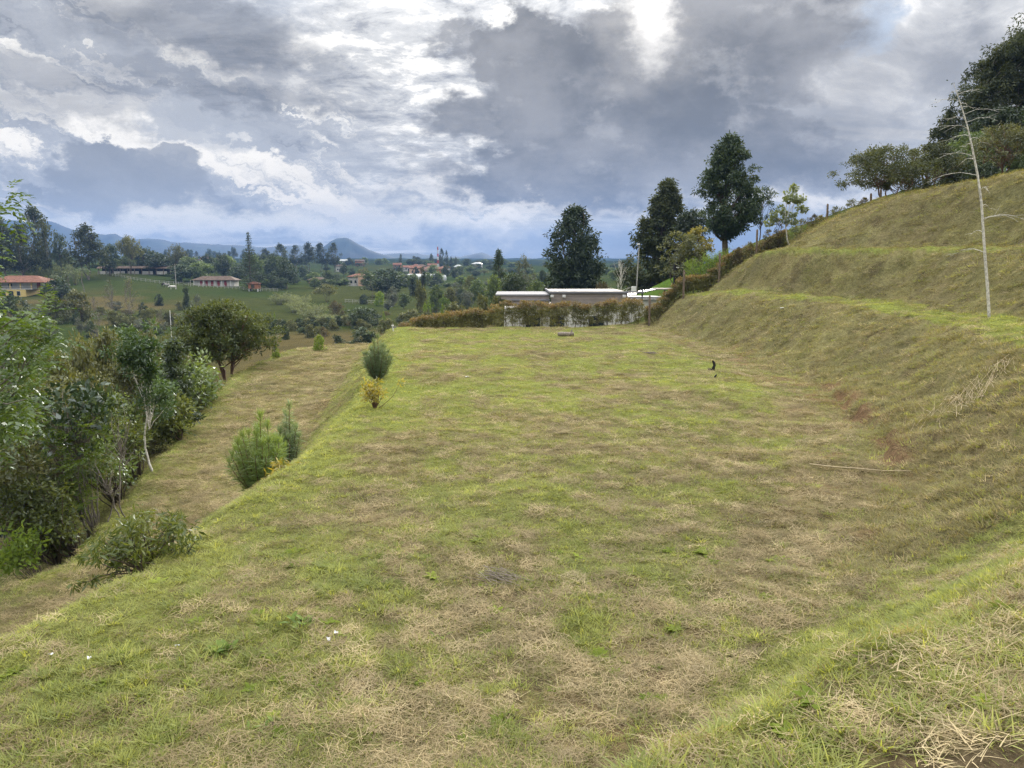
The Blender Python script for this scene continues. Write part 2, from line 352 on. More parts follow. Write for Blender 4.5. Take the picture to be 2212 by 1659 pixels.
def link(name, me, parent=None, loc=None, rz=None):
    o = bpy.data.objects.new(name, me); COL.objects.link(o)
    if parent: o.parent = parent
    if loc is not None: o.location = loc
    if rz is not None: o.rotation_euler = (0, 0, rz)
    return o
def tag(o, label=None, cat=None, group=None, kind=None):
    if label: o['label'] = label
    if cat: o['category'] = cat
    if group: o['group'] = group
    if kind: o['kind'] = kind
    return o
def empty(name, loc, rz=0):
    o = bpy.data.objects.new(name, None); COL.objects.link(o); o.location = loc; o.rotation_euler = (0, 0, rz); o.empty_display_size = .2; return o

# ground material
gm = bpy.data.materials.new('meadow_ground'); gm.use_nodes = True; G = NT(gm.node_tree); G.n.clear()
ga = G.new('ShaderNodeAttribute', attribute_name='Col').outputs[0]
gp = G.new('ShaderNodeTexCoord').outputs['Object']
f1 = G.noise(gp, 9.0, 6, .7); f2 = G.noise(gp, 45.0, 4, .7); f3 = G.noise(gp, .35, 5, .6)
gc = G.mix(1.0, ga, G.mix(G.sstep(f1, .3, .7), C(.62, .62, .60), C(1.30, 1.28, 1.25)), 'MULTIPLY', False)
gc = G.mix(1.0, gc, G.mix(G.sstep(f2, .3, .7), C(.72, .72, .72), C(1.25, 1.25, 1.25)), 'MULTIPLY', False)
gc = G.mix(1.0, gc, G.mix(G.sstep(f3, .3, .7), C(.85, .87, .88), C(1.12, 1.10, 1.05)), 'MULTIPLY', False)
gb = G.new('ShaderNodeBump'); gb.inputs['Strength'].default_value = .9; gb.inputs['Distance'].default_value = .06
G.put(gb.inputs['Height'], G.math('ADD', G.math('MULTIPLY', f1, .8), G.math('MULTIPLY', f2, .35)))
gd = G.new('ShaderNodeBsdfDiffuse'); G.put(gd.inputs['Color'], gc); gd.inputs['Roughness'].default_value = .6
G.put(gd.inputs['Normal'], gb.outputs[0])
go = G.new('ShaderNodeOutputMaterial'); G.l.new(gd.outputs[0], go.inputs[0])
# one sheet of ground out to the horizon
ths = np.concatenate([np.linspace(-180, -62, 40)[:-1], np.linspace(-62, -42, 40)[:-1], np.linspace(-42, 42, 440), np.linspace(42, 62, 40)[1:], np.linspace(62, 180, 40)[1:]])
rs = np.concatenate([[0.0], np.geomspace(.6, 100, 620), np.geomspace(100, 4200, 150)[1:]])
TH, RR = np.meshgrid(np.radians(ths), rs)
gx = (RR*np.sin(TH)).ravel(); gy = (RR*np.cos(TH)).ravel(); gz = height(gx, gy)
nr, nt = RR.shape
idx = np.arange(nr*nt).reshape(nr, nt)
F = np.stack([idx[:-1, :-1], idx[:-1, 1:], idx[1:, 1:], idx[1:, :-1]], -1).reshape(-1, 4)[:, ::-1]
gme = np_mesh('ground', np.stack([gx, gy, gz], 1), F, gm, True, {'Col': ('FLOAT_COLOR', ground_colour(gx, gy))})
tag(link('ground', gme), kind='structure')

# far mountains
def simple_mat(name, col, rough=.8, noise_scale=None, amt=.25, bump=0.0, spec=.3, metallic=0.0):
    m = bpy.data.materials.new(name); m.use_nodes = True; t = NT(m.node_tree); b = t.n['Principled BSDF']
    b.inputs['Roughness'].default_value = rough; b.inputs['Specular IOR Level'].default_value = spec; b.inputs['Metallic'].default_value = metallic
    col = tuple(col[:3])+(1.0,)
    if noise_scale:
        p = t.new('ShaderNodeTexCoord').outputs['Object']; n = t.noise(p, noise_scale, 6, .65)
        lo = tuple(c*(1-amt) for c in col[:3])+(1,); hi = tuple(min(1, c*(1+amt)) for c in col[:3])+(1,)
        t.put(b.inputs['Base Color'], t.mix(t.sstep(n, .3, .7), lo, hi))
        if bump:
            bn = t.new('ShaderNodeBump'); bn.inputs['Strength'].default_value = bump; t.put(bn.inputs['Height'], n); t.put(b.inputs['Normal'], bn.outputs[0])
    else: b.inputs['Base Color'].default_value = col
    return m
m_mount = simple_mat('forest_mountain', (.022, .032, .030), 1.0, .01, .6)
def ridge(name, prof, Y, depth, seed, label, rough=14):
    px = np.linspace(prof[0][0], prof[-1][0], 360)
    pk = np.interp(px, [p[0] for p in prof], [p[1] for p in prof])
    a = (px-1106)/1662.5
    top = np.array([at(p, q, Y)[2] for p, q in zip(px, pk)])
    top = top + (fbm(px, px*0, 26, 5, seed)-.5)*rough*2
    X = a*Y; rows = []; nrow = 26
    for j in range(nrow):
        t = j/(nrow-1)*2-1                              # -1 front foot .. 0 crest .. 1 rear foot
        prof_t = (1-abs(t))**1.25
        y = Y + t*depth + (fbm(X, X*0+t*900, 500, 4, seed+5)-.5)*depth*.35*(1-abs(t))
        rid = (fbm(X, X*0+t*1300, 420, 5, seed+9)-.5)*.5*(1-prof_t)*prof_t*4*.6
        rows.append(np.stack([X*(y/Y), y, -60+(top+60)*np.clip(prof_t*(1+rid), 0, 1.0 if j == nrow//2 else 1.05)], 1))
    V = np.concatenate(rows); n = len(px); id2 = np.arange(nrow*n).reshape(nrow, n)
    F = np.stack([id2[:-1, :-1], id2[:-1, 1:], id2[1:, 1:], id2[1:, :-1]], -1).reshape(-1, 4)
    return tag(link(name, np_mesh(name, V, F, m_mount, True)), kind='structure')
ridge('mountains', [(-900, 520), (-300, 500), (-60, 480), (40, 474), (75, 476), (130, 474), (170, 490), (240, 506), (262, 500), (280, 509), (330, 513), (400, 520), (470, 525), (540, 528), (600, 529), (650, 526), (700, 532), (790, 545), (860, 546), (905, 543), (950, 552), (1000, 552), (1040, 545), (1060, 550), (1100, 558), (1145, 554), (1175, 572), (1300, 566), (1600, 556), (2200, 545), (3200, 560)], 3500, 900, 7, '', 8)
ridge('hill_peak', [(560, 600), (640, 570), (680, 545), (705, 530), (722, 517), (735, 511.5), (752, 511), (760, 513), (778, 523), (800, 536), (825, 546), (850, 552), (900, 566), (960, 590)], 2900, 500, 21, '', 3)
# the air
hb = [(-4600, -300, -70), (4600, -300, -70), (4600, 5200, -70), (-4600, 5200, -70), (-4600, -300, 222), (4600, -300, 222), (4600, 5200, 222), (-4600, 5200, 222)]
haze = mesh_obj('haze', hb, [(0, 3, 2, 1), (4, 5, 6, 7), (0, 1, 5, 4), (1, 2, 6, 5), (2, 3, 7, 6), (3, 0, 4, 7)])
hm = bpy.data.materials.new('haze_air'); hm.use_nodes = True; H = NT(hm.node_tree); H.n.clear()
pv = H.new('ShaderNodeVolumePrincipled'); pv.inputs['Color'].default_value = (.19, .345, .68, 1); pv.inputs['Density'].default_value = 1.8e-4; pv.inputs['Anisotropy'].default_value = 0.0
ho = H.new('ShaderNodeOutputMaterial'); H.l.new(pv.outputs[0], ho.inputs['Volume']); haze.data.materials.append(hm)
tag(haze, kind='stuff')
# ------------------------------------------------------------------ grass of the meadow
rng = np.random.default_rng(12)
def leaf_mat(name, cols, trans=.35, rough=.5, gloss=.06, attr='tint', atype='GEOMETRY', var=.25, scale=None):
    """cols: 2..4 linear colours along the tint attribute"""
    m = bpy.data.materials.new(name); m.use_nodes = True; t = NT(m.node_tree); t.n.clear()
    a = t.new('ShaderNodeAttribute', attribute_name=attr, attribute_type=atype).outputs['Fac']
    rp = t.new('ShaderNodeValToRGB'); el_ = rp.color_ramp.elements
    while len(el_) < len(cols): el_.new(.5)
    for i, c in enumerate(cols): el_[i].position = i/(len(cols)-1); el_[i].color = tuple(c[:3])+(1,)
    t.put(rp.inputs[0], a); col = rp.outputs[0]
    oi = t.new('ShaderNodeObjectInfo').outputs['Random']
    col = t.mix(1.0, col, t.mix(oi, C(1-var, 1-var, 1-var), C(1+var, 1+var*.9, 1+var*.8)), 'MULTIPLY', False)
    d = t.new('ShaderNodeBsdfDiffuse'); t.put(d.inputs[0], col)
    tr = t.new('ShaderNodeBsdfTranslucent'); t.put(tr.inputs[0], t.mix(1.0, col, C(1.35, 1.25, .6), 'MULTIPLY', False))
    mx = t.new('ShaderNodeMixShader'); mx.inputs[0].default_value = trans; t.l.new(d.outputs[0], mx.inputs[1]); t.l.new(tr.outputs[0], mx.inputs[2])
    g = t.new('ShaderNodeBsdfGlossy'); g.inputs['Roughness'].default_value = rough; g.inputs[0].default_value = (.9, .95, 1, 1)
    m2 = t.new('ShaderNodeMixShader'); m2.inputs[0].default_value = gloss; t.l.new(mx.outputs[0], m2.inputs[1]); t.l.new(g.outputs[0], m2.inputs[2])
    o = t.new('ShaderNodeOutputMaterial'); t.l.new(m2.outputs[0], o.inputs[0])
    return m
def blades(n, rad, lmin, lmax, wid, lean, flat, seed, segs=3):
    r = np.random.default_rng(seed); V = []; F = []; T = []
    for i in range(n):
        a = r.uniform(0, 2*math.pi); q = rad*math.sqrt(r.uniform()); bx, by = q*math.cos(a), q*math.sin(a)
        d = r.uniform(0, 2*math.pi) if flat else a + r.normal(0, .9)
        L = r.uniform(lmin, lmax); w = wid*r.uniform(.6, 1.3)
        th = r.uniform(.0, .35)+lean*r.uniform(.3, 1.0); curl = r.uniform(.3, 1.1)*(0.4 if flat else 1)
        if flat: th = r.uniform(1.1, 1.62)
        p = np.array([bx, by, r.uniform(0, .03) if flat else -.01]); b0 = len(V); t = r.uniform(0, 1)
        sx, sy = -math.sin(d), math.cos(d)
        for s in range(segs+1):
            k = s/segs; ww = w*(1-k)**.6 if s < segs else 0
            if s < segs: V += [p+np.array([sx, sy, 0])*ww*.5, p-np.array([sx, sy, 0])*ww*.5]; T += [t, t]
            else: V.append(p.copy()); T.append(t)
            ang_ = th+curl*k
            p = p+np.array([math.cos(d)*math.sin(ang_), math.sin(d)*math.sin(ang_), math.cos(ang_)])*L/segs
            if flat: p[2] = max(p[2], .004)
        for s in range(segs-1): F.append((b0+2*s, b0+2*s+1, b0+2*s+3, b0+2*s+2))
        F.append((b0+2*segs-2, b0+2*segs-1, b0+2*segs, b0+2*segs))
    Fq = [f[:4] if f[2] != f[3] else f[:3] for f in F]
    return V, Fq, T
m_green = leaf_mat('grass_green', [(.15, .185, .055), (.245, .280, .084), (.36, .385, .12)], .48, .5, .012, 'tint', 'INSTANCER', .2)
m_olive = leaf_mat('grass_olive', [(.145, .134, .065), (.22, .208, .10), (.295, .285, .13)], .38, .5, .01, 'tint', 'INSTANCER', .22)
m_straw = leaf_mat('grass_straw', [(.155, .127, .070), (.30, .246, .140), (.46, .39, .24)], .25, .6, .012, 'tint', 'INSTANCER', .28)
protos = bpy.data.collections.new('grass_clumps')
def proto(nm, args, mat, k):
    for i in range(k):
        V, Fq, T = blades(*args, seed=100+len(protos.objects)*7+i)
        me = bpy.data.meshes.new(nm); me.from_pydata([tuple(v) for v in V], [], Fq); me.materials.append(mat)
        o = bpy.data.objects.new('%s%02d' % ('abcdefgh'[len(protos.objects)//3], i), me); protos.objects.link(o)
proto('straw', (54, .13, .05, .16, .0045, 0, True), m_straw, 3)
proto('short', (34, .10, .035, .085, .0060, .7, False), m_green, 3)
proto('tall', (26, .07, .08, .20, .0095, .7, False), m_green, 3)
proto('olive', (34, .12, .05, .12, .0050, 1.0, False), m_olive, 3)
proto('stubble', (30, .12, .04, .11, .0050, 1.1, False), m_straw, 3)
def rosette(n, L, w, seed):
    r = np.random.default_rng(seed); V, Fq = [], []
    for i in range(n):
        a = r.uniform(0, 6.283); e0 = r.uniform(.15, .9); l = L*r.uniform(.5, 1.1); d = np.array([math.cos(a)*math.cos(e0), math.sin(a)*math.cos(e0), math.sin(e0)]); s_ = np.array([-math.sin(a), math.cos(a), 0]); b0 = len(V)
        for k, wk in ((0, .15), (.35, .9), (.7, 1.0), (1, .1)):
            c = d*l*k+np.array([r.normal(0, .002), 0, -l*.35*k*k]); V += [c+s_*w*wk*.5, c-s_*w*wk*.5]
        Fq += [(b0+2*k, b0+2*k+1, b0+2*k+3, b0+2*k+2) for k in range(3)]
    return V, Fq
m_weed = leaf_mat('weed_green', [(.10, .145, .03), (.16, .21, .04), (.23, .28, .06)], .40, .5, .0, 'tint', 'INSTANCER', .2)
for i in range(3):
    V, Fq = rosette(9+3*i, .07+.03*i, .022+.008*i, 900+i); me = bpy.data.meshes.new('weed'); me.from_pydata([tuple(v) for v in V], [], Fq); me.materials.append(m_weed); protos.objects.link(bpy.data.objects.new('f%02d' % i, me))
# scatter
th_ = rng.uniform(R(-37), R(37), 420000)
dens = lambda r: np.minimum(400, 400*(5/r)**1.35)
rr = np.linspace(1.6, 58, 3000); cdf = np.cumsum(dens(rr)*rr); ntot = int(cdf[-1]*(rr[1]-rr[0])*R(74)); cdf /= cdf[-1]
ntot = min(ntot, len(th_)); th_ = th_[:ntot]
rd = np.interp(rng.uniform(0, 1, ntot), cdf, rr)
px_, py_ = rd*np.sin(th_), rd*np.cos(th_)
q = zone(px_, py_)
keep = (q['O'] < 2.2) & (py_ < 51.5 + 1.5*(px_ > 9)) & (q['C3'] < 2.5)
sl = darksoil(px_, py_)*.85 + redness(px_, py_)*.92
keep &= rng.uniform(0, 1, ntot) > sl
px_, py_, rd = px_[keep], py_[keep], rd[keep]; n = len(px_)
q = zone(px_, py_); lu = lushness(px_, py_); u = rng.uniform(0, 1, n)
bank = ((q['T'] > -.3) & (q['C1'] < -.2)) | ((q['T2'] > 0) & (q['C2'] < -.2)) | (q['C2'] > .8)
track = (q['I'] > -.5) & (q['O'] < .3)
tuft = sm(fbm(px_, py_, .8, 3, 19), .54, .62)
kind = np.full(n, 0)
pg = np.clip(lu*1.08-.05+.10*(rd < 10), 0, .9)
kind = np.where(u < pg, 1, np.where(rng.uniform(0, 1, n) < np.where(rd < 9, .5, .22), 0, np.where(rng.uniform(0, 1, n) < .72, 3, 4)))
lip_ = np.exp(-(q['L']/.55)**2)*(py_ < 22)
nearcrest = sm(q['C1'], -.6, .1)*(1-sm(py_, 3.6, 5.2))
kind = np.where((rng.uniform(0, 1, n) < (.05*lu+.6*tuft*(.4+.6*lu)*(rd < 11)+.12*tuft*lu+.25*lip_+.10*nearcrest)*(rd < 22)), 2, kind)
kb = np.where(rng.uniform(0, 1, n) < .64, 3, np.where(rng.uniform(0, 1, n) < .75, 4, 1))
kind = np.where((bank & (q['C1'] < -.3) & (py_ > 9.5)) | (q['T2'] > 0), kb, kind)
kt = np.where(rng.uniform(0, 1, n) < .3, 0, np.where(rng.uniform(0, 1, n) < .4, 4, 3))
kind = np.where(track & (u > pg), kt, kind)
kind = np.where((rng.uniform(0, 1, n) < .03) & (rd < 11) & ~bank, 5, kind)
pz_ = height(px_, py_)
e = .06
nx = -(height(px_+e, py_)-pz_)/e; ny = -(height(px_, py_+e)-pz_)/e; nz = np.ones(n)
up = np.where(kind == 0, 1.0, .35); nx *= up; ny *= up
nx += rng.normal(0, .08, n); ny += rng.normal(0, .08, n)
ln = np.sqrt(nx*nx+ny*ny+1); nx /= ln; ny /= ln; nz = nz/ln
sp = rng.uniform(0, 2*math.pi, n); c_, s_ = np.cos(sp), np.sin(sp)
zax = np.stack([nx, ny, nz], 1); x0 = np.stack([c_, s_, 0*c_], 1); x0 -= zax*(x0*zax).sum(1)[:, None]; x0 /= np.linalg.norm(x0, axis=1)[:, None]; yax = np.cross(zax, x0)
rot = np.stack([np.arctan2(yax[:, 2], zax[:, 2]), -np.arcsin(np.clip(x0[:, 2], -1, 1)), np.arctan2(x0[:, 1], x0[:, 0])], 1)
scl = rng.uniform(.7, 1.3, n)*np.clip(.85+rd/34, .85, 2.1)
scl = np.where(bank & (py_ > 9.5), scl*1.2, scl)
scl = np.where(kind == 2, rng.uniform(.5, 1.1, n)*np.clip(.9+rd/40, .9, 1.2), scl)
zs_ = np.where(kind == 0, 1.0, np.where(bank & (py_ > 9.5), .85, np.where(rd < 9, .75, .6)))*scl*np.where(rd > 14, np.clip(14/rd+.35, .6, 1), 1)
tint = np.clip(.3*fbm(px_, py_, 1.6, 3, 71)+.4*fbm(px_, py_, .35, 2, 73)+.75*(rng.uniform(0, 1, n)-.5)+.15+.25*lip_, 0, 1)
me = bpy.data.meshes.new('grass'); me.vertices.add(n); me.vertices.foreach_set('co', np.stack([px_, py_, pz_-.004], 1).astype(np.float32).ravel())
def addattr(nm, typ, val, f):
    a = me.attributes.new(nm, typ, 'POINT'); a.data.foreach_set(f, np.ascontiguousarray(val).ravel())
addattr('rot', 'FLOAT_VECTOR', rot.astype(np.float32), 'vector'); addattr('scl', 'FLOAT_VECTOR', np.stack([scl, scl, zs_], 1).astype(np.float32), 'vector')
addattr('tint', 'FLOAT', tint.astype(np.float32), 'value'); addattr('pick', 'INT', (kind*3+rng.integers(0, 3, n)).astype(np.int32), 'value')
grass = link('grass', me)
tag(grass, 'mown green and straw coloured grass covering the terraced plot', 'grass', kind='stuff')
ng = bpy.data.node_groups.new('grass_scatter', 'GeometryNodeTree')
ng.interface.new_socket('Geometry', in_out='INPUT', socket_type='NodeSocketGeometry'); ng.interface.new_socket('Geometry', in_out='OUTPUT', socket_type='NodeSocketGeometry')
gi = ng.nodes.new('NodeGroupInput'); go_ = ng.nodes.new('NodeGroupOutput')
ci = ng.nodes.new('GeometryNodeCollectionInfo'); ci.inputs['Collection'].default_value = protos; ci.inputs['Separate Children'].default_value = True; ci.inputs['Reset Children'].default_value = True
iop = ng.nodes.new('GeometryNodeInstanceOnPoints'); iop.inputs['Pick Instance'].default_value = True
def nattr(nm, typ):
    a = ng.nodes.new('GeometryNodeInputNamedAttribute'); a.data_type = typ; a.inputs[0].default_value = nm; return a.outputs[0]
L_ = ng.links.new
L_(gi.outputs[0], iop.inputs['Points']); L_(ci.outputs[0], iop.inputs['Instance']); L_(nattr('pick', 'INT'), iop.inputs['Instance Index'])
L_(nattr('rot', 'FLOAT_VECTOR'), iop.inputs['Rotation']); L_(nattr('scl', 'FLOAT_VECTOR'), iop.inputs['Scale']); L_(iop.outputs[0], go_.inputs[0])
md = grass.modifiers.new('scatter', 'NODES'); md.node_group = ng
print('grass clumps', n)
# ------------------------------------------------------------------ plants: builders
def nrm(v): return v/(np.linalg.norm(v, axis=-1, keepdims=True)+1e-9)
def tubes(paths, sides=6):
    """paths: list of (points (n,3), radii (n,)) -> one joined V, F"""
    Vs, Fs, b = [], [], 0
    for P, Rr in paths:
        P = np.asarray(P, float); n = len(P); T = nrm(np.gradient(P, axis=0))
        ref = np.where(np.abs(T[:, 2:3]) > .9, np.array([[1., 0, 0]]), np.array([[0, 0, 1.]]))
        U = nrm(np.cross(T, ref)); Wv = np.cross(T, U)
        k = np.arange(sides)*2*math.pi/sides
        ring = P[:, None] + (U[:, None]*np.cos(k)[None, :, None] + Wv[:, None]*np.sin(k)[None, :, None])*np.asarray(Rr)[:, None, None]
        Vs.append(ring.reshape(-1, 3)); i = np.arange(n*sides).reshape(n, sides)+b
        Fs.append(np.stack([i[:-1], np.roll(i[:-1], -1, 1), np.roll(i[1:], -1, 1), i[1:]], -1).reshape(-1, 4)); b += n*sides
    return np.concatenate(Vs), np.concatenate(Fs)
def leaf_quads(P, D, L, asp, r, fold=.12, flatness=0.0):
    """rhombic folded leaves: base points P, directions D, lengths L"""
    n = len(P); D = nrm(D); rv = r.normal(size=(n, 3)); rv[:, 2] *= (1-flatness); 
    S_ = nrm(np.cross(D, rv+np.array([0, 0, flatness*3]))); Nn = np.cross(S_, D); L = np.asarray(L)[:, None]; Wd = L*asp
    a = P; b = P+D*L*.45+S_*Wd*.5+Nn*L*fold; c = P+D*L; d = P+D*L*.45-S_*Wd*.5+Nn*L*fold
    V = np.stack([a, b, c, d], 1).reshape(-1, 3); F = np.arange(4*n).reshape(n, 4)
    return V, F
def clump_leaves(C_, Rc, tintc, per, leaf, asp, r, out=.5, droop=0.0, up=0.0, squash=.75, surf=.5, centre=None):
    """leaves scattered through clumps; returns V,F,tint"""
    m = len(C_); n = m*per; ci = np.repeat(np.arange(m), per)
    o = nrm(r.normal(size=(n, 3)))*(r.uniform(0, 1, (n, 1))**surf); o[:, 2] *= squash
    P = C_[ci]+o*Rc[ci][:, None]
    D = r.normal(size=(n, 3))*.6 + o*out*2
    D[:, 2] += up-droop
    L = leaf*r.uniform(.65, 1.3, n)
    V, F = leaf_quads(P, D, L, asp, r)
    t = np.clip(tintc[ci]+r.normal(0, .12, n), 0, 1)
    return V, F, np.repeat(t, 4)
def limb(p0, p1, r0, r1, r, n=6, sag=.12):
    p0 = np.asarray(p0, float); p1 = np.asarray(p1, float); t = np.linspace(0, 1, n)[:, None]; L = np.linalg.norm(p1-p0)
    P = p0+(p1-p0)*t; mid = np.sin(t*math.pi)
    P = P+mid*(r.normal(0, .07, 3)*L)+mid*np.array([0, 0, sag*L])+np.concatenate([[np.zeros(3)], r.normal(0, .015, (n-2, 3))*L, [np.zeros(3)]])
    return P, np.linspace(r0, r1, n)
PROF = {
 'round': lambda h: .5*np.sqrt(np.clip(1-((h-.58)/.44)**2, 0, 1)),
 'umbrella': lambda h: .5*np.sqrt(np.clip(1-((h-.55)/.47)**2, 0, 1))*(h > .42),
 'cone': lambda h: .5*np.clip(1.03-h, 0, 1)**.75*np.clip(h/.10, .5, 1),
 'column': lambda h: .5*np.clip(1.02-h, 0, 1)**.45*np.clip(.55+h, 0, 1),
 'dome': lambda h: .5*np.sqrt(np.clip(1-(h/1.02)**2.2, 0, 1)),
 'egg': lambda h: .5*np.sin(np.clip(h, 0, 1)**.8*math.pi)**.7,
}
def crown_clumps(prof, h0, n, r, lobes=9, lobe_r=.2, shell=.45):
    pf = PROF[prof] if isinstance(prof, str) else (lambda h: np.interp(h, [p[0] for p in prof], [p[1] for p in prof]))
    L = []
    while len(L) < lobes:
        h = r.uniform(h0, 1.0); a = r.uniform(0, 2*math.pi); q = pf(np.array(h))*r.uniform(0, 1)**.5
        if pf(np.array(h)) > .02: L.append((q*math.cos(a), q*math.sin(a), h))
    L = np.array(L); out = []
    tries = 0
    while len(out) < n and tries < n*40:
        tries += 1
        if lobes and r.uniform() < .8:
            c = L[r.integers(len(L))]; p = c+r.normal(0, 1, 3)*np.array([lobe_r, lobe_r, lobe_r*.7])*.8
        else:
            h = r.uniform(h0, 1); a = r.uniform(0, 2*math.pi); q = pf(np.array(h))*r.uniform(0, 1)**shell; p = np.array([q*math.cos(a), q*math.sin(a), h])
        if p[2] < h0 or p[2] > 1: continue
        if math.hypot(p[0], p[1]) <= pf(np.array(p[2]))*r.uniform(.72, 1.14): out.append(p)
    return np.array(out)
def grow(name, H, Wd, prof, h0, ncl, per, leaf, asp, seed, bark, leafm, cr=.09, lobes=9, lobe_r=.2, trunk=.03, nlimb=22, stems=1, droop=.1, up=0.0, squash=.75, bend=.05, lean=(0, 0), shell=.45, out=.5, twig=0):
    """-> (wood mesh, crown mesh), base at the origin"""
    r = np.random.default_rng(seed)
    U = crown_clumps(prof, h0, ncl, r, lobes, lobe_r, shell)
    Cc = U*np.array([Wd, Wd, H]); Cc[:, 0] += lean[0]*U[:, 2]; Cc[:, 1] += lean[1]*U[:, 2]
    Rc = cr*(Wd*.6+H*.4)*r.uniform(.6, 1.35, len(Cc))
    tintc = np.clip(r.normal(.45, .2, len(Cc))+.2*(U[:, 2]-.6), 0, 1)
    V, F, T = clump_leaves(Cc, Rc, tintc, per, leaf, asp, r, out, droop, up, squash)
    crown = np_mesh(name+'_crown', V, F, leafm, False, {'tint': ('FLOAT', T)})
    paths = []; tr = trunk*H
    axis = []
    for s in range(stems):
        topx = np.array([r.normal(0, bend)*Wd+lean[0]*.85, r.normal(0, bend)*Wd+lean[1]*.85, H*(.88 if prof != 'umbrella' else .7)])
        if stems > 1: topx[:2] += nrm(r.normal(size=2))*Wd*.22
        P, Rr = limb((0, 0, -.15*min(H, 3)), topx, tr*(1 if stems == 1 else .6), tr*.12, r, 10, 0.0)
        if stems == 1:
            t_ = np.linspace(0, 1, 10)[:, None]; S0 = np.array([0, 0, -.15*min(H, 3)])+(topx-np.array([0, 0, -.15*min(H, 3)]))*t_; P = S0+(P-S0)*.3
        paths.append((P, Rr)); axis.append((P, Rr))
    order = r.permutation(len(Cc))[:nlimb]
    for i in order:
        P, Rr = axis[r.integers(len(axis))]
        zt = Cc[i][2]*r.uniform(.45, .8) if prof != 'cone' else Cc[i][2]-.02*H
        k = int(np.clip(np.searchsorted(P[:, 2], zt), 1, len(P)-1)); f = np.clip((zt-P[k-1, 2])/(P[k, 2]-P[k-1, 2]+1e-6), 0, 1)
        st = P[k-1]+(P[k]-P[k-1])*f; r0 = (Rr[k-1]+(Rr[k]-Rr[k-1])*f)*.6
        paths.append(limb(st, Cc[i], max(r0, .004*H), .0016*H, r, 6, .10))
        for _ in range(twig):
            paths.append(limb(Cc[i]+(st-Cc[i])*r.uniform(0, .5), Cc[i]+r.normal(0, 1, 3)*cr*Wd*1.3, .0025*H, .0008*H, r, 4, .05))
    V, F = tubes(paths, 6)
    wood = np_mesh(name+'_trunk', V, F, bark, True)
    return wood, crown
def norfolk(name, H, Wd, seed, bark, leafm, tiers=20, leaf=.4, droop=.15, asp=.35):
    r = np.random.default_rng(seed); paths = [(np.array([[0, 0, -.5], [0, 0, H*.5], [0, 0, H]]), np.array([.016*H, .009*H, .002*H]))]; Ps, Ds = [], []
    for h in np.linspace(.06, .97, tiers):
        Lb = .5*Wd*(1-h)**.8*(.85+.15*r.uniform())+.015*H
        if h > .72: Lb = min(Lb, .5*Wd*.16)*(1.05-h)/.33+.004*H
        a0 = r.uniform(0, 6)
        for k in range(7):
            a = a0+k*2*math.pi/7+r.normal(0, .12); d = np.array([math.cos(a), math.sin(a), 0]); Lk = Lb*r.uniform(.75, 1.1)
            p1 = d*Lk+np.array([0, 0, h*H+Lk*(.10-droop)]); paths.append(limb((0, 0, h*H), p1, .003*H, .001*H, r, 5, -.06))
            n = int(4+18*Lk/(.5*Wd)); t = r.uniform(.15, 1.02, n)[:, None]
            Ps.append(np.array([0, 0, h*H])+(p1-np.array([0, 0, h*H]))*t+r.normal(0, .02*H*.4, (n, 3))); Ds.append(d*.6+r.normal(0, .5, (n, 3))+np.array([0, 0, .15]))
    P = np.concatenate(Ps); D = np.concatenate(Ds)
    V, F = leaf_quads(P, D, leaf*r.uniform(.6, 1.25, len(P)), asp, r)
    crown = np_mesh(name+'_crown', V, F, leafm, False, {'tint': ('FLOAT', np.repeat(r.uniform(.1, .8, len(P)), 4))})
    V, F = tubes(paths, 5); return np_mesh(name+'_trunk', V, F, bark, True), crown
def palm(name, H, Wd, seed, bark, leafm, nf=18):
    r = np.random.default_rng(seed); top = np.array([r.normal(0, .05)*H, 0, H*.78]); paths = [limb((0, 0, -.5), top, .022*H, .015*H, r, 8, 0)]; Ps, Ds, Ls = [], [], []
    for i in range(nf):
        a = i*2.4+r.normal(0, .2); e0 = r.uniform(.1, 1.35); d = np.array([math.cos(a), math.sin(a)]); L = Wd*.55*r.uniform(.8, 1.1); p = top.copy(); pts_ = [p.copy()]
        for k in range(8):
            e = e0-k*.26; p = p+np.array([d[0]*math.cos(e), d[1]*math.cos(e), math.sin(e)])*L/8; pts_.append(p.copy())
            sd_ = np.array([-d[1], d[0], 0])
            for s in (-1, 1):
                for _ in range(2):
                    Ps.append(p+r.normal(0, .02, 3)); Ds.append(sd_*s+np.array([d[0], d[1], 0])*.5+np.array([0, 0, -.5])); Ls.append(L*.26*math.sin((k+1.5)/10*math.pi))
        paths.append((np.array(pts_), np.linspace(.004*H, .001*H, 9)))
    V, F = leaf_quads(np.array(Ps), np.array(Ds), np.array(Ls), .14, r)
    crown = np_mesh(name+'_crown', V, F, leafm, False, {'tint': ('FLOAT', np.repeat(r.uniform(.1, .9, len(Ps)), 4))})
    V, F = tubes(paths, 5); return np_mesh(name+'_trunk', V, F, bark, True), crown
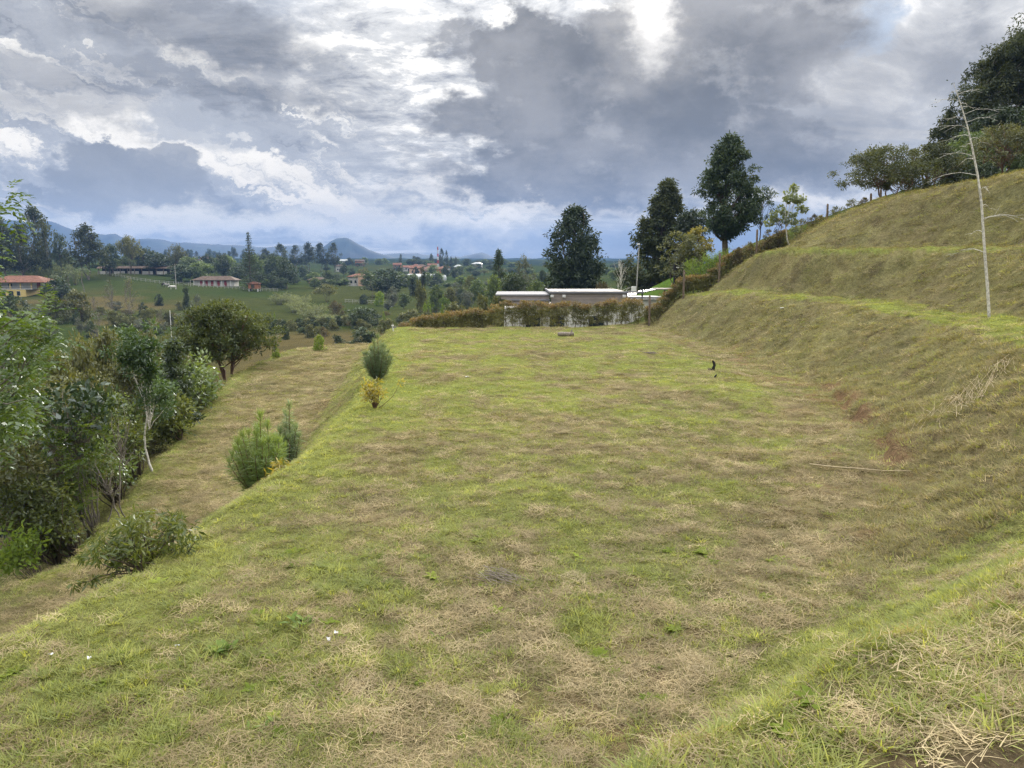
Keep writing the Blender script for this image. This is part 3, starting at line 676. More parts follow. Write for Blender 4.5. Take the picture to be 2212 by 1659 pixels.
def plume(name, H, Wd, seed, bark, leafm, ns=26, leaf=.3):
    r = np.random.default_rng(seed); paths = []; Ps, Ds = [], []
    for i in range(ns):
        a = r.uniform(0, 6.28); b = np.array([math.cos(a), math.sin(a), 0]); L = H*r.uniform(.6, 1.05); p = b*r.uniform(0, .2)*Wd; pts_ = [p.copy()]; e = r.uniform(.0, .25)
        for k in range(7):
            e += r.uniform(.05, .22); p = p+(b*math.sin(e)*Wd/H*1.0+np.array([0, 0, math.cos(e)]))*L/7; pts_.append(p.copy())
            n = 3+2*k
            Ps.append(p+r.normal(0, .03*H, (n, 3))); Ds.append(b*.5+r.normal(0, .5, (n, 3))+np.array([0, 0, .2-.1*k]))
        paths.append((np.array(pts_), np.linspace(.006*H, .001*H, 8)))
    P = np.concatenate(Ps); V, F = leaf_quads(P, np.concatenate(Ds), leaf*r.uniform(.6, 1.3, len(P)), .2, r)
    crown = np_mesh(name+'_crown', V, F, leafm, False, {'tint': ('FLOAT', np.repeat(np.clip(r.normal(.5, .25, len(P)), 0, 1), 4))})
    V, F = tubes(paths, 4); return np_mesh(name+'_trunk', V, F, bark, True), crown
def plant(name, meshes, loc, label, cat='tree', group=None, rz=0.0, scale=(1, 1, 1), parts=('trunk', 'crown'), tilt=(0, 0)):
    e = empty(name, loc, rz); e.scale = scale; e.rotation_euler = (tilt[0], tilt[1], rz)
    for nm, me in zip(parts, meshes): link(nm, me, e)
    return tag(e, label, cat, group)

bark = simple_mat('bark_brown', (.085, .065, .048), .9, 6, .4, .6)
bark_g = simple_mat('bark_grey', (.16, .14, .12), .9, 5, .45, .6)
bark_w = simple_mat('bark_white', (.50, .48, .44), .85, 14, .42, .5)
bark_r = simple_mat('bark_red', (.12, .07, .045), .9, 6, .4, .6)
LM = {
 'dark': leaf_mat('leaf_dark', [(.018, .030, .013), (.040, .062, .022), (.072, .10, .034)], .25, .45, .05),
 'cyp': leaf_mat('leaf_cypress', [(.020, .036, .016), (.044, .068, .028), (.080, .108, .044)], .22, .5, .03),
 'euc': leaf_mat('leaf_gum', [(.026, .036, .017), (.055, .070, .030), (.095, .108, .045)], .30, .5, .02),
 'olive': leaf_mat('leaf_olive', [(.046, .056, .018), (.098, .108, .034), (.155, .158, .048)], .32, .45, .05),
 'brown': leaf_mat('leaf_brownish', [(.045, .040, .018), (.095, .080, .032), (.140, .118, .045)], .3, .5, .04),
 'mid': leaf_mat('leaf_mid', [(.040, .066, .018), (.085, .128, .032), (.135, .185, .048)], .35, .42, .06),
 'bright': leaf_mat('leaf_bright', [(.075, .120, .022), (.130, .200, .036), (.200, .270, .052)], .42, .5, .015),
 'yellow': leaf_mat('leaf_yellow', [(.12, .13, .025), (.28, .25, .035), (.42, .34, .05)], .40, .45, .05),
 'grey': leaf_mat('leaf_greygreen', [(.045, .058, .040), (.085, .10, .070), (.130, .145, .10)], .28, .45, .06),
 'bamboo': leaf_mat('leaf_bamboo', [(.085, .110, .038), (.140, .170, .060), (.205, .225, .090)], .35, .5, .05),
 'red': leaf_mat('leaf_redtip', [(.085, .098, .028), (.165, .160, .046), (.205, .135, .055)], .35, .45, .05),
 'shiny': leaf_mat('leaf_shiny', [(.038, .075, .014), (.080, .14, .020), (.135, .20, .030)], .38, .4, .06),
 'blue': leaf_mat('leaf_bluegreen', [(.018, .042, .013), (.040, .080, .022), (.085, .14, .040)], .30, .42, .05),
 'willow': leaf_mat('leaf_willow', [(.045, .065, .018), (.095, .13, .030), (.165, .19, .045)], .38, .4, .03),
 'cec': leaf_mat('leaf_silvery', [(.07, .095, .04), (.13, .165, .075), (.20, .24, .12)], .35, .45, .05),
 'slope': leaf_mat('leaf_slope', [(.034, .048, .015), (.078, .102, .028), (.135, .160, .044)], .36, .45, .03),
 'crest': leaf_mat('leaf_crest', [(.030, .038, .013), (.062, .076, .022), (.115, .125, .034)], .32, .45, .04),
 'pine': leaf_mat('needle_pine', [(.10, .16, .035), (.18, .26, .06), (.28, .36, .10)], .35, .4, .06),
 'pine2': leaf_mat('needle_pine_bluish', [(.08, .13, .06), (.15, .21, .10), (.24, .30, .16)], .35, .4, .06),
 'rubber': leaf_mat('leaf_rubber', [(.020, .042, .016), (.040, .072, .026), (.075, .110, .042)], .15, .3, .08),
}
# shared kinds of the valley: nominal size, then scaled to each tree
KIND = {}
def kind_variants(key, fn, n=2): KIND[key] = [fn(i) for i in range(n)]
NOM = {'oliveround': (10, 9), 'round': (10, 9), 'dark': (10, 10), 'euc': (18, 11), 'umbrella': (7, 10), 'brownumb': (5, 8), 'shrub': (4, 5), 'brightshrub': (4, 5), 'oliveshrub': (4, 5), 'column': (9, 4), 'fir': (14, 8), 'palm': (9, 6), 'norfolk': (20, 8), 'plume': (6, 5), 'sparse': (8, 6), 'grey': (9, 8), 'thicket': (3, 6)}
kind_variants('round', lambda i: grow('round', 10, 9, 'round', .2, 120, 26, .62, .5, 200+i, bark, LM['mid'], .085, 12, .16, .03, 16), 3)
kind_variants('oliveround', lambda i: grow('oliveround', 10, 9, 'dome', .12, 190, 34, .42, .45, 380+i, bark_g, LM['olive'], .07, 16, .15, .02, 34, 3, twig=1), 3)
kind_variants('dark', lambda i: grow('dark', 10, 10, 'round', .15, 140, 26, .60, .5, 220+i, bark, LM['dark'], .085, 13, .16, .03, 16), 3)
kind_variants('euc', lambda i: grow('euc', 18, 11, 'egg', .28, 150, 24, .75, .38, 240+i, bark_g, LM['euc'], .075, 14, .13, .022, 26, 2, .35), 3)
kind_variants('umbrella', lambda i: grow('umbrella', 7, 10, 'umbrella', .5, 120, 24, .45, .45, 260+i, bark, LM['olive'], .075, 14, .14, .03, 26, 3), 2)
kind_variants('brownumb', lambda i: grow('brownumb', 5, 8, 'dome', .25, 150, 28, .26, .45, 270+i, bark_g, LM['brown'], .065, 14, .15, .025, 34, 4, twig=2), 3)
kind_variants('shrub', lambda i: grow('shrub', 4, 5, 'dome', .05, 100, 26, .36, .5, 280+i, bark, LM['dark'], .09, 10, .18, .02, 14, 3), 3)
kind_variants('brightshrub', lambda i: grow('brightshrub', 4, 5, 'dome', .05, 90, 24, .34, .45, 290+i, bark, LM['bright'], .09, 9, .18, .02, 14, 3), 2)
kind_variants('oliveshrub', lambda i: grow('oliveshrub', 4, 5, 'dome', .05, 110, 26, .32, .45, 300+i, bark, LM['olive'], .085, 11, .17, .02, 18, 3), 3)
kind_variants('column', lambda i: grow('column', 9, 4, 'column', .03, 110, 24, .42, .4, 310+i, bark, LM['dark'], .06, 10, .14, .02, 12), 2)
kind_variants('fir', lambda i: grow('fir', 14, 8, 'cone', .05, 170, 24, .55, .3, 320+i, bark, LM['cyp'], .05, 0, .1, .02, 40, 1, .4, shell=.3), 2)
kind_variants('palm', lambda i: palm('palm', 9, 6, 330+i, bark_g, LM['mid']), 2)
kind_variants('norfolk', lambda i: norfolk('norfolk', 20, 8, 340+i, bark, LM['cyp'], 24, .6), 2)
kind_variants('plume', lambda i: plume('plume', 6, 5, 350+i, bark_g, LM['bamboo'], 30, .55), 3)
kind_variants('sparse', lambda i: grow('sparse', 8, 6, 'egg', .2, 60, 9, .30, .4, 360+i, bark_g, LM['olive'], .08, 0, .2, .012, 44, 2, twig=3), 2)
kind_variants('grey', lambda i: grow('grey', 9, 8, 'round', .1, 120, 22, .5, .4, 370+i, bark_g, LM['grey'], .08, 10, .16, .025, 26, 2, twig=1), 2)
_vn = [0]
ADJ = {'round': 'round green', 'dark': 'dense dark', 'euc': 'open gum like', 'umbrella': 'flat topped', 'brownumb': 'brownish twiggy', 'shrub': 'dark rounded', 'oliveshrub': 'olive', 'sparse': 'thin bare twigged', 'grey': 'grey green', 'column': 'narrow upright', 'brightshrub': 'bright green'}
def vtree(name, kind, px, top, wpx, Y, label, group=None, minh=2.0, cat='tree'):
    if Y < 50 and wpx < 31: minh = .5
    X = (px-1106)/1662.5*Y; z = hz(X, Y); zt = at(px, top, Y)[2]; H = max(zt-z, minh); Wd = wpx*Y/1662.5
    nH, nW = NOM[kind]; _vn[0] += 1; k = _vn[0]
    return plant(name, KIND[kind][k % len(KIND[kind])], (X, Y, z-.1), label, cat, group, rz=k*2.4, scale=(Wd/nW, Wd/nW, H/nH))

# ------------------------------------------------------------------ plants of the valley, left to right
V_ = [
 ('gum_tree', 'euc', 92, 447, 84, 300, 'tallest dark gum tree on the skyline above the red roofed yellow house'),
 ('gum_tree', 'euc', 62, 482, 80, 285, 'brownish drooping gum tree just below the tallest gum at the far left'),
 ('gum_tree', 'euc', 20, 470, 70, 280, 'dark gum tree at the left picture edge behind the yellow house'),
 ('gum_tree', 'euc', 112, 497, 24, 290, 'thin gum tree beside the tallest gum on the left skyline'),
 ('broadleaf_tree', 'dark', 146, 506, 40, 330, 'small dark crown between the two big left skyline gums'),
 ('gum_tree', 'euc', 200, 485, 88, 305, 'wide rounded gum tree on the skyline, second big crown from the left'),
 ('broadleaf_tree', 'dark', 246, 530, 46, 320, 'dark tree beside the wide rounded gum above the long stable'),
 ('flat_crown_tree', 'umbrella', 290, 512, 56, 330, 'flat layered crown rising highest above the long stable'),
 ('broadleaf_tree', 'dark', 318, 534, 70, 345, 'dense dark tree behind the middle of the long stable'),
 ('broadleaf_tree', 'dark', 346, 548, 56, 335, 'dark tree at the right end of the long stable'),
 ('flat_crown_tree', 'umbrella', 392, 531, 44, 380, 'umbrella crowned tree standing alone above the dark trees right of the long stable'),
 ('broadleaf_tree', 'round', 420, 553, 54, 350, 'green tree under the lone umbrella crown'),
 ('broadleaf_tree', 'dark', 398, 572, 66, 318, 'rounded dark tree in front, between the two stables'),
 ('broadleaf_tree', 'round', 440, 568, 56, 325, 'round green tree behind the red doored stable'),
 ('broadleaf_tree', 'round', 470, 556, 26, 420, 'small reddish brown crown above the red doored stable'),
 ('broadleaf_tree', 'dark', 496, 562, 50, 400, 'dark tree between the red doored stable and the spired conifer'),
 ('broadleaf_tree', 'dark', 520, 575, 44, 340, 'low dark tree just left of the spired conifer'),
 ('norfolk_pine', 'norfolk', 546, 500, 54, 285, 'tall spired conifer with level branches beside the brick hut'),
 ('broadleaf_tree', 'dark', 566, 590, 34, 310, 'dark bushy tree at the right foot of the spired conifer'),
 ('broadleaf_tree', 'dark', 623, 558, 56, 300, 'big dark tree right of the spired conifer, standing on the pasture edge'),
 ('gum_tree', 'euc', 580, 537, 36, 600, 'leftmost low tree of the far grove below the blue peak'),
 ('gum_tree', 'euc', 612, 527, 42, 600, 'second tree of the far grove below the blue peak, gaps in its crown'),
 ('gum_tree', 'euc', 645, 529, 32, 600, 'third tree of the far grove below the blue peak'),
 ('gum_tree', 'euc', 672, 524, 40, 610, 'fourth and tallest tree of the far grove below the blue peak'),
 ('gum_tree', 'euc', 697, 525, 36, 605, 'fifth tree of the far grove below the blue peak'),
 ('gum_tree', 'euc', 727, 524, 34, 600, 'rightmost tall tree of the far grove, in front of the blue peak'),
 ('broadleaf_tree', 'dark', 659, 574, 26, 430, 'small dark tree right of the big dark pasture tree'),
 ('broadleaf_tree', 'round', 681, 588, 32, 345, 'olive tree left of the pink house'),
 ('broadleaf_tree', 'dark', 709, 590, 32, 350, 'dark tree between the olive tree and the pink house'),
 ('broadleaf_tree', 'dark', 690, 606, 36, 318, 'low dark tree in front of the brown roofed shed'),
 ('flat_crown_tree', 'umbrella', 708, 614, 54, 245, 'broad tan topped umbrella tree at the top of the bamboo'),
 ('broadleaf_tree', 'round', 748, 603, 30, 325, 'green tree against the left wall of the pink house'),
 ('palm_tree', 'palm', 775, 590, 22, 322, 'palm tree in front of the pink house'),
 ('palm_tree', 'palm', 804, 604, 22, 262, 'tall palm beside the massive dark tree right of the pink house'),
 ('broadleaf_tree', 'dark', 832, 583, 96, 268, 'massive dark green tree right of the pink house'),
 ('flat_crown_tree', 'umbrella', 788, 582, 34, 400, 'dark flat crowned tree behind the pink house roof'),
 ('broadleaf_tree', 'grey', 849, 619, 34, 232, 'grey green rounded tree in front of the massive dark tree'),
 ('shrub', 'brightshrub', 822, 631, 28, 235, 'bright green clipped shrub below the massive dark tree'),
 ('column_conifer', 'column', 914, 574, 19, 240, 'slim dark conifer standing alone in front of the white greenhouse'),
 ('broadleaf_tree', 'round', 874, 633, 34, 215, 'pale green open tree below the greenhouse'),
 ('shrub', 'grey', 840, 647, 24, 215, 'pale shrub at the corner of the pasture below the massive tree'),
 ('shrub', 'shrub', 788, 636, 24, 240, 'dark shrub by the fence below the palm'),
 ('broadleaf_tree', 'dark', 784, 664, 78, 142, 'wide dark spreading tree in the valley bottom'),
 ('flat_crown_tree', 'brownumb', 727, 650, 48, 180, 'brown topped spreading tree at the right edge of the bamboo'),
 ('shrub', 'oliveshrub', 885, 668, 58, 150, 'olive bush right of the wide dark spreading tree'),
 ('shrub', 'oliveshrub', 836, 688, 50, 122, 'low green bush in front of the wide spreading tree'),
 ('shrub', 'shrub', 783, 708, 74, 98, 'dense dark low thicket just beyond the plot edge'),
 ('shrub', 'shrub', 727, 724, 40, 92, 'dark low bush left of the dense thicket at the plot edge'),
 ('shrub', 'oliveshrub', 669, 707, 32, 112, 'single rounded bush on the dry brown field'),
 ('shrub', 'shrub', 616, 713, 20, 108, 'small dark bush on the dry brown field, left of the rounded one'),
 ('shrub', 'shrub', 580, 680, 52, 122, 'dark green bush behind the umbrella shaped tree at the green pasture'),
 ('hedgerow_bush', 'column', 405, 606, 20, 190, 'tall dark narrow bush at the top of the hedgerow below the cows'),
 ('hedgerow_bush', 'grey', 430, 636, 26, 180, 'grey green bush in the hedgerow below the cows'),
 ('hedgerow_bush', 'column', 414, 650, 34, 160, 'broad dark bush at the low end of the hedgerow below the cows'),
 ('shrub', 'shrub', 135, 600, 66, 235, 'dark bush hiding the right end of the yellow house'),
 ('shrub', 'shrub', 30, 640, 70, 180, 'dark round bush on the slope below the yellow house'),
 ('shrub', 'oliveshrub', 120, 634, 60, 172, 'yellowish olive bush below the yellow house, left one'),
 ('shrub', 'oliveshrub', 170, 628, 66, 176, 'yellowish olive bush below the yellow house, right one'),
 ('palm_tree', 'palm', 190, 569, 34, 262, 'feathery palm right of the yellow house'),
 ('palm_tree', 'palm', 152, 580, 28, 258, 'dark palm nearest to the yellow house roof'),
 ('palm_tree', 'palm', 128, 586, 24, 268, 'small dark palm touching the yellow house roof'),
 ('sparse_tree', 'sparse', 205, 640, 30, 180, 'twiggy open sapling left on the brown slope'),
 ('sparse_tree', 'sparse', 242, 604, 40, 195, 'twiggy open tree in the middle of the brown slope'),
 ('sparse_tree', 'sparse', 285, 600, 46, 185, 'tallest twiggy open tree on the brown slope'),
 ('shrub', 'shrub', 347, 636, 20, 225, 'single dark bush on the brown slope under the cows'),
 ('fir_tree', 'fir', 1078, 540, 58, 135, 'dark pointed fir left of the tall trees by the modern house'),
 ('broadleaf_tree', 'grey', 1132, 553, 50, 128, 'twiggy grey tree between the pointed fir and the tall tree'),
 ('broadleaf_tree', 'round', 1068, 597, 40, 116, 'light green tree below the pointed fir'),
 ('broadleaf_tree', 'dark', 1112, 590, 66, 106, 'dark green tree behind the left roofs of the modern house'),
 ('broadleaf_tree', 'round', 1158, 606, 46, 104, 'green tree between the modern house and the tall dark tree'),
 ('broadleaf_tree', 'grey', 985, 610, 36, 225, 'grey twiggy tree right of the greenhouse'),
 ('broadleaf_tree', 'grey', 1010, 628, 40, 180, 'grey bushy tree behind the olive shrubs left of the house'),
 ('broadleaf_tree', 'round', 1032, 604, 40, 190, 'green tree left of the pointed fir'),
 ('shrub', 'brightshrub', 948, 636, 60, 195, 'bright green bushy hedge beside the slim conifer'),
 ('shrub', 'oliveshrub', 930, 672, 60, 110, 'olive bush at the foot of the red tipped hedge'),
 ('shrub', 'oliveshrub', 985, 655, 70, 95, 'olive bush above the sloping red tipped hedge'),
 ('shrub', 'oliveshrub', 1040, 640, 70, 74, 'yellow green bush left of the modern house, lower one'),
 ('shrub', 'oliveshrub', 1085, 632, 64, 72, 'yellow green bush touching the left roofs of the modern house'),
 ('shrub', 'brownumb', 1298, 610, 60, 88, 'brownish low bush behind the roof of the modern house'),
 ('shrub', 'brightshrub', 688, 722, 30, 46.3, 'bright green leafy shrub on the far edge of the track'),
 ('shrub', 'brightshrub', 593, 744, 18, 44.2, 'tiny bright green shrub beside the umbrella shaped tree'),
]
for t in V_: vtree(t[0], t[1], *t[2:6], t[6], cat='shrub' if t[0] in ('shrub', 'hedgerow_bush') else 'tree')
rv = random.Random(5)
for i in range(20):                                   # pale bamboo running down into the valley
    f = i/19; px = 608+115*f+rv.uniform(-22, 22); Y = 245-80*f
    vtree('bamboo', 'plume', px, 622+58*f+rv.uniform(-7, 7), 30, Y, 'pale green bamboo clump in the stand running down the pasture edge', 'bamboo stand along the pasture', cat='bamboo')
for i in range(14):
    vtree('shrub', 'shrub' if i % 2 else 'oliveshrub', 600+i*15+rv.uniform(-5, 5), 693+rv.uniform(-4, 6), 30, 140+rv.uniform(-8, 8), 'dark bush in the row across the valley bottom below the bamboo', 'row of bushes below the bamboo', cat='shrub')
for px, top in ((78, 560), (100, 556), (125, 558), (150, 557), (172, 563)):
    vtree('bamboo', 'plume', px, top, 26, 290, 'tan feathery bamboo clump behind the yellow house', 'bamboo row behind the yellow house', cat='bamboo')
for px, top in ((262, 562), (276, 556), (288, 552), (300, 558)):
    vtree('palm_tree', 'palm', px, top, 12, 326, 'slender small palm in front of the long stable', 'small palms before the long stable')
for px, top, w in ((829, 672, 9), (919, 655, 11), (930, 662, 9), (956, 658, 9), (594, 695, 8)):
    vtree('young_tree', 'brightshrub', px, top, w, 140, 'slim yellow green young tree in the valley bottom', 'slim young trees in the valley bottom', 3.0)
for i in range(26):                                   # scattered crowns on the far hills
    px = rv.choice([rv.uniform(735, 880), rv.uniform(830, 1060), rv.uniform(860, 1100)]); Y = rv.uniform(650, 950)
    kd = rv.choice(['dark', 'round', 'euc']); vtree('hill_tree', kd, px, rv.uniform(556, 572), rv.uniform(14, 26), Y, 'small '+ADJ[kd]+' tree on the hill '+('left of' if px < 948 else 'right of')+' the mast', 'scattered trees on the far hill', 6)
for i in range(22):
    px = rv.uniform(300, 545); Y = rv.uniform(1000, 1300)
    vtree('hill_tree', rv.choice(['dark', 'euc', 'column']), px, rv.uniform(534, 548), rv.uniform(8, 18), Y, 'tiny blue tree on the distant village ridge under the mountains', 'trees on the distant village ridge', 8)
for px, top, w in ((869, 549, 9), (897, 553, 18), (934, 548, 13), (956, 537, 14), (966, 540, 10), (976, 554, 7), (986, 555, 7)):
    vtree('hill_tree', 'euc', px, top, w, 760, 'tall dark tree on the hilltop around the red and white mast', 'trees around the mast', 8)
for i in range(34):                                   # scrub filling the valley behind the near plot
    px = rv.uniform(880, 1180); Y = rv.uniform(170, 420)
    kd = rv.choice(['shrub', 'oliveshrub', 'round', 'grey']); vtree('shrub', kd, px, rv.uniform(598, 640)-(Y-170)*.05, rv.uniform(22, 40), Y, ADJ[kd]+' bush in the tangle behind the red tipped hedge, '+('below the greenhouses' if px < 1000 else 'near the pointed fir'), 'tangle of bushes behind the hedge', cat='shrub')
for i in range(60):
    px = rv.uniform(560, 960); Y = rv.uniform(280, 430)
    kd = rv.choice(['dark', 'round', 'shrub']); vtree('broadleaf_tree', kd, px, rv.uniform(586, 606), rv.uniform(22, 36), Y, ADJ[kd]+' tree in the belt of trees '+('left of' if px < 777 else 'right of')+' the pink house', 'belt of trees around the farm houses')
for i in range(46):
    px = rv.uniform(-20, 600); Y = rv.uniform(335, 420)
    kd = rv.choice(['dark', 'round', 'dark']); vtree('broadleaf_tree', kd, px, rv.uniform(548, 572), rv.uniform(30, 50), Y, ADJ[kd]+' tree in the wood on the ridge behind '+('the yellow house' if px < 200 else 'the long stable' if px < 400 else 'the red doored stable'), 'wood along the ridge behind the stables')

for i in range(60):                                   # bushes on the slope under the yellow house and stables
    px = rv.uniform(-30, 420); Y = rv.uniform(120, 215); top = 700-(Y-120)*.55+rv.uniform(-8, 10)
    kd = rv.choice(['oliveshrub', 'shrub', 'oliveshrub', 'brownumb', 'sparse', 'grey']); vtree('shrub', kd, px, top, rv.uniform(18, 46), Y, ADJ[kd]+' bush on the overgrown slope below '+('the yellow house' if px < 190 else 'the long stable' if px < 330 else 'the cows'), 'bushes on the overgrown slope', 1.5, cat='shrub')
for i in range(40):
    px = rv.uniform(560, 1050); Y = rv.uniform(110, 190); top = 722-(Y-110)*.45+rv.uniform(-6, 10)
    kd = rv.choice(['oliveshrub', 'shrub', 'oliveshrub', 'brownumb', 'dark']); vtree('shrub', kd, px, top, rv.uniform(18, 42), Y, ADJ[kd]+' bush on the valley floor '+('below the bamboo' if px < 750 else 'below the massive dark tree' if px < 880 else 'behind the sloping hedge'), 'bushes on the valley floor', 1.2, cat='shrub')
for i in range(60):
    px = rv.uniform(560, 1250); Y = rv.uniform(430, 800)
    kd = rv.choice(['dark', 'round', 'euc', 'shrub', 'umbrella']); vtree('hill_tree', kd, px, rv.uniform(566, 588), rv.uniform(14, 30), Y, ADJ[kd]+' tree in the field hedgerows of the middle distance '+('below the blue peak' if px < 850 else 'under the hill village' if px < 1000 else 'behind the modern house'), 'hedgerow trees of the middle distance', 4)

for i in range(34):
    px = rv.uniform(1140, 1420); Y = rv.uniform(180, 700); kd = rv.choice(['dark', 'round', 'grey', 'shrub'])
    vtree('hill_tree', kd, px, rv.uniform(572, 612)-(Y-180)*.02, rv.uniform(18, 34), Y, ADJ[kd]+' tree on the slope seen between the tall cypresses', 'trees between the tall cypresses', 4)
# ------------------------------------------------------------------ plants of the plot and its edges
def compound(P, D, L, n, asp, r, droop=.25):
    """pinnate leaves: rachis from P along D, n pairs of leaflets"""
    Pl, Dl, Ll = [], [], []
    for p, d, l in zip(P, D, L):
        d = d/np.linalg.norm(d); s = np.cross(d, np.array([0, 0, 1.])); s /= np.linalg.norm(s)+1e-6
        for k in range(n):
            t = (k+1)/n; q = p+d*l*t+np.array([0, 0, -droop*l*t*t]); sz = l*.34*math.sin(.35+2.3*t)
            for sg in (-1, 1): Pl.append(q); Dl.append(s*sg+d*.55+np.array([0, 0, -droop*.9])+r.normal(0, .12, 3)); Ll.append(sz*r.uniform(.85, 1.15))
    return leaf_quads(np.array(Pl), np.array(Dl), np.array(Ll), asp, r, .10, .6)
def bush_at(name, base, clumps, per, leaf, asp, leafm, barkm, label, seed, cat='shrub', stem=.02, droop=.1, up=0.0, out=.5, comp=0, hub=None, squash=.85, surf=.5, tintb=.5, group=None, fold=.12, nst=999):
    """clumps: (column,row,distance,radius) where they hang; stems run from the base to each"""
    r = np.random.default_rng(seed); B = np.array(base, float)
    Cc = np.array([at(c[0], c[1], c[2]) for c in clumps])-B; Rc = np.array([c[3] for c in clumps])
    if comp:
        m = len(Cc); ci = np.repeat(np.arange(m), per); n = m*per
        o = nrm(r.normal(size=(n, 3))); P = Cc[ci]+o*Rc[ci][:, None]*.5*r.uniform(0, 1, (n, 1)); D = o*out*2+r.normal(0, .4, (n, 3)); D[:, 2] += up-droop
        V, F = compound(P, D, leaf*r.uniform(.7, 1.2, n), comp, asp, r); T = np.repeat(np.clip(tintb+r.normal(0, .2, n), 0, 1), comp*2*4)
    else:
        tc_ = np.clip(r.normal(tintb, .18, len(Cc)), 0, 1)
        V, F, T = clump_leaves(Cc, Rc, tc_, per, leaf, asp, r, out, droop, up, squash, surf)
    crown = np_mesh(name+'_foliage', V, F, leafm, False, {'tint': ('FLOAT', T)})
    hub_ = np.array(hub, float)-B if hub is not None else None
    paths = []
    if hub_ is not None: paths.append(limb((0, 0, -.2), hub_, stem, stem*.6, r, 8, 0))
    for c in Cc[r.permutation(len(Cc))[:nst]]:
        s = (hub_*r.uniform(.75, 1.0) if hub_ is not None else np.array([0, 0, -.05])); paths.append(limb(s, c, stem*.5, stem*.12, r, 6, .06))
    V, F = tubes(paths, 6); wood = np_mesh(name+'_stem', V, F, barkm, True)
    return plant(name, (wood, crown), tuple(B), label, cat, group, parts=('stem', 'foliage'))
def gpt(px, Y, dz=0.0):
    X = (px-1106)/1662.5*Y*1.0; return (X, Y, hz(X, Y)+dz)
rp = np.random.default_rng(77)
# big leafy tree reaching in at the left edge
cl = []
for i in range(150):
    py = 430+530*rp.uniform(0, 1)**.6; xr = np.interp(py, [420, 470, 530, 580, 640, 668, 695, 760, 800, 860, 960], [-30, -22, -12, -16, -34, 4, 78, 104, 98, 70, 36])
    cl.append((xr-abs(rp.normal(0, 62))-4, py, rp.uniform(14.0, 18.5), .36))
for px, py in ((8, 418), (14, 440), (5, 455), (20, 470), (95, 668), (120, 684), (132, 720), (122, 742)): cl.append((px, py, 14.6, .24))
bush_at('leafy_tree', (-12.8, 15.6, hz(-12.8, 15.6)), cl, 5, .48, .40, LM['shiny'], bark_g, 'large leafed glossy green tree leaning in at the left picture edge', 401, 'tree', .07, .25, .1, .6, comp=6, hub=(-12.0, 15.6, .2), nst=40)
# slender white stemmed tree
b = gpt(312, 23.0); b = (b[0], b[1], hz(b[0], b[1]))
cl = [(300+rp.normal(0, 22), 762+rp.normal(0, 24), 23+rp.normal(0, .3), .24) for _ in range(46)] + [(338+rp.normal(0, 18), 856+rp.normal(0, 20), 23+rp.normal(0, .3), .24) for _ in range(20)] + [(318+rp.normal(0, 9), 805+rp.normal(0, 20), 23, .2) for _ in range(8)]
bush_at('white_stem_tree', b, cl, 70, .13, .38, LM['blue'], bark_w, 'slender white stemmed tree with two dense leaf tufts beside the track', 402, 'tree', .036, .15, .15, .6, hub=at(318, 900, 23.0), tintb=.62, nst=12)
# rubber-leaved bush, feathery bright bush, dark thickets of the slope below the track
cl = [(165+rp.normal(0, 42), 895+rp.normal(0, 34), 20.5+rp.normal(0, .4), .36) for _ in range(34)]
bush_at('broad_leaf_bush', (-12.0, 20.8, hz(-12.0, 20.8)), cl, 22, .21, .50, LM['rubber'], bark_g, 'bush with big dark paddle shaped leaves below the track', 403, 'shrub', .05, 0, .5, .7, hub=at(165, 960, 20.5))
cl = [(px+rp.normal(0, 9), py+rp.normal(0, 8), 20.0+rp.normal(0, .3), .38) for px, py in ((88, 930), (120, 955), (135, 975), (180, 930), (178, 965), (212, 945), (190, 985), (228, 985), (100, 975), (148, 1010), (185, 1045), (150, 1092), (148, 1075), (205, 1060), (120, 1000), (200, 930), (165, 1030))]
bush_at('feathery_bush', (-11.3, 20.0, hz(-11.3, 20.0)), cl, 9, .44, .34, LM['bright'], bark_g, 'bright green feathery leaved bush in front of the paddle leaved bush', 404, 'shrub', .03, .15, .45, .6, comp=8)
DK = [('dark_thicket', 60, 1085, 62, 60, 18.6, 'slope', 'dense dark green thicket at the lower left below the glossy tree'),
      ('dark_thicket', 20, 1010, 60, 50, 19.0, 'olive', 'shadowy olive thicket at the left edge under the glossy tree'),
      ('dark_thicket', 112, 1130, 46, 56, 18.8, 'slope', 'dark thicket beside the track edge at the lower left'),
      ('dark_thicket', 215, 1010, 52, 40, 22.0, 'mid', 'mid green thicket behind the bare twigged saplings'),
      ('dark_thicket', 262, 945, 56, 46, 24.0, 'slope', 'dark thicket left of the white stemmed tree'),
      ('dark_thicket', 366, 902, 34, 46, 27.0, 'slope', 'dark glossy thicket right of the white stemmed tree at the track edge'),
      ('dark_thicket', 95, 850, 70, 46, 23.0, 'olive', 'olive thicket behind the paddle leaved bush'),
      ('dark_thicket', 390, 830, 40, 60, 31.0, 'mid', 'green slope thicket under the dark narrow tree'),
      ('dark_thicket', 428, 842, 26, 34, 33.5, 'mid', 'small green thicket beside the track below the umbrella shaped tree')]
for i, (nm, px, py, rx, ry, Y, lm, lb) in enumerate(DK):
    cl = [(px+rp.normal(0, rx*.55), py+rp.normal(0, ry*.5), Y+rp.normal(0, .6), .026*Y*.62) for _ in range(52)]
    X = (px-1106)/1662.5*Y; bush_at(nm, (X, Y+.3, hz(X, Y+.3)), cl, 42, .0062*Y+.02, .42, LM[lm], bark, lb, 410+i, 'shrub', .04, .05, .15)
cl = [(38+rp.normal(0, 24), 1192+rp.normal(0, 22), 17.0+rp.normal(0, .3), .28) for _ in range(30)]
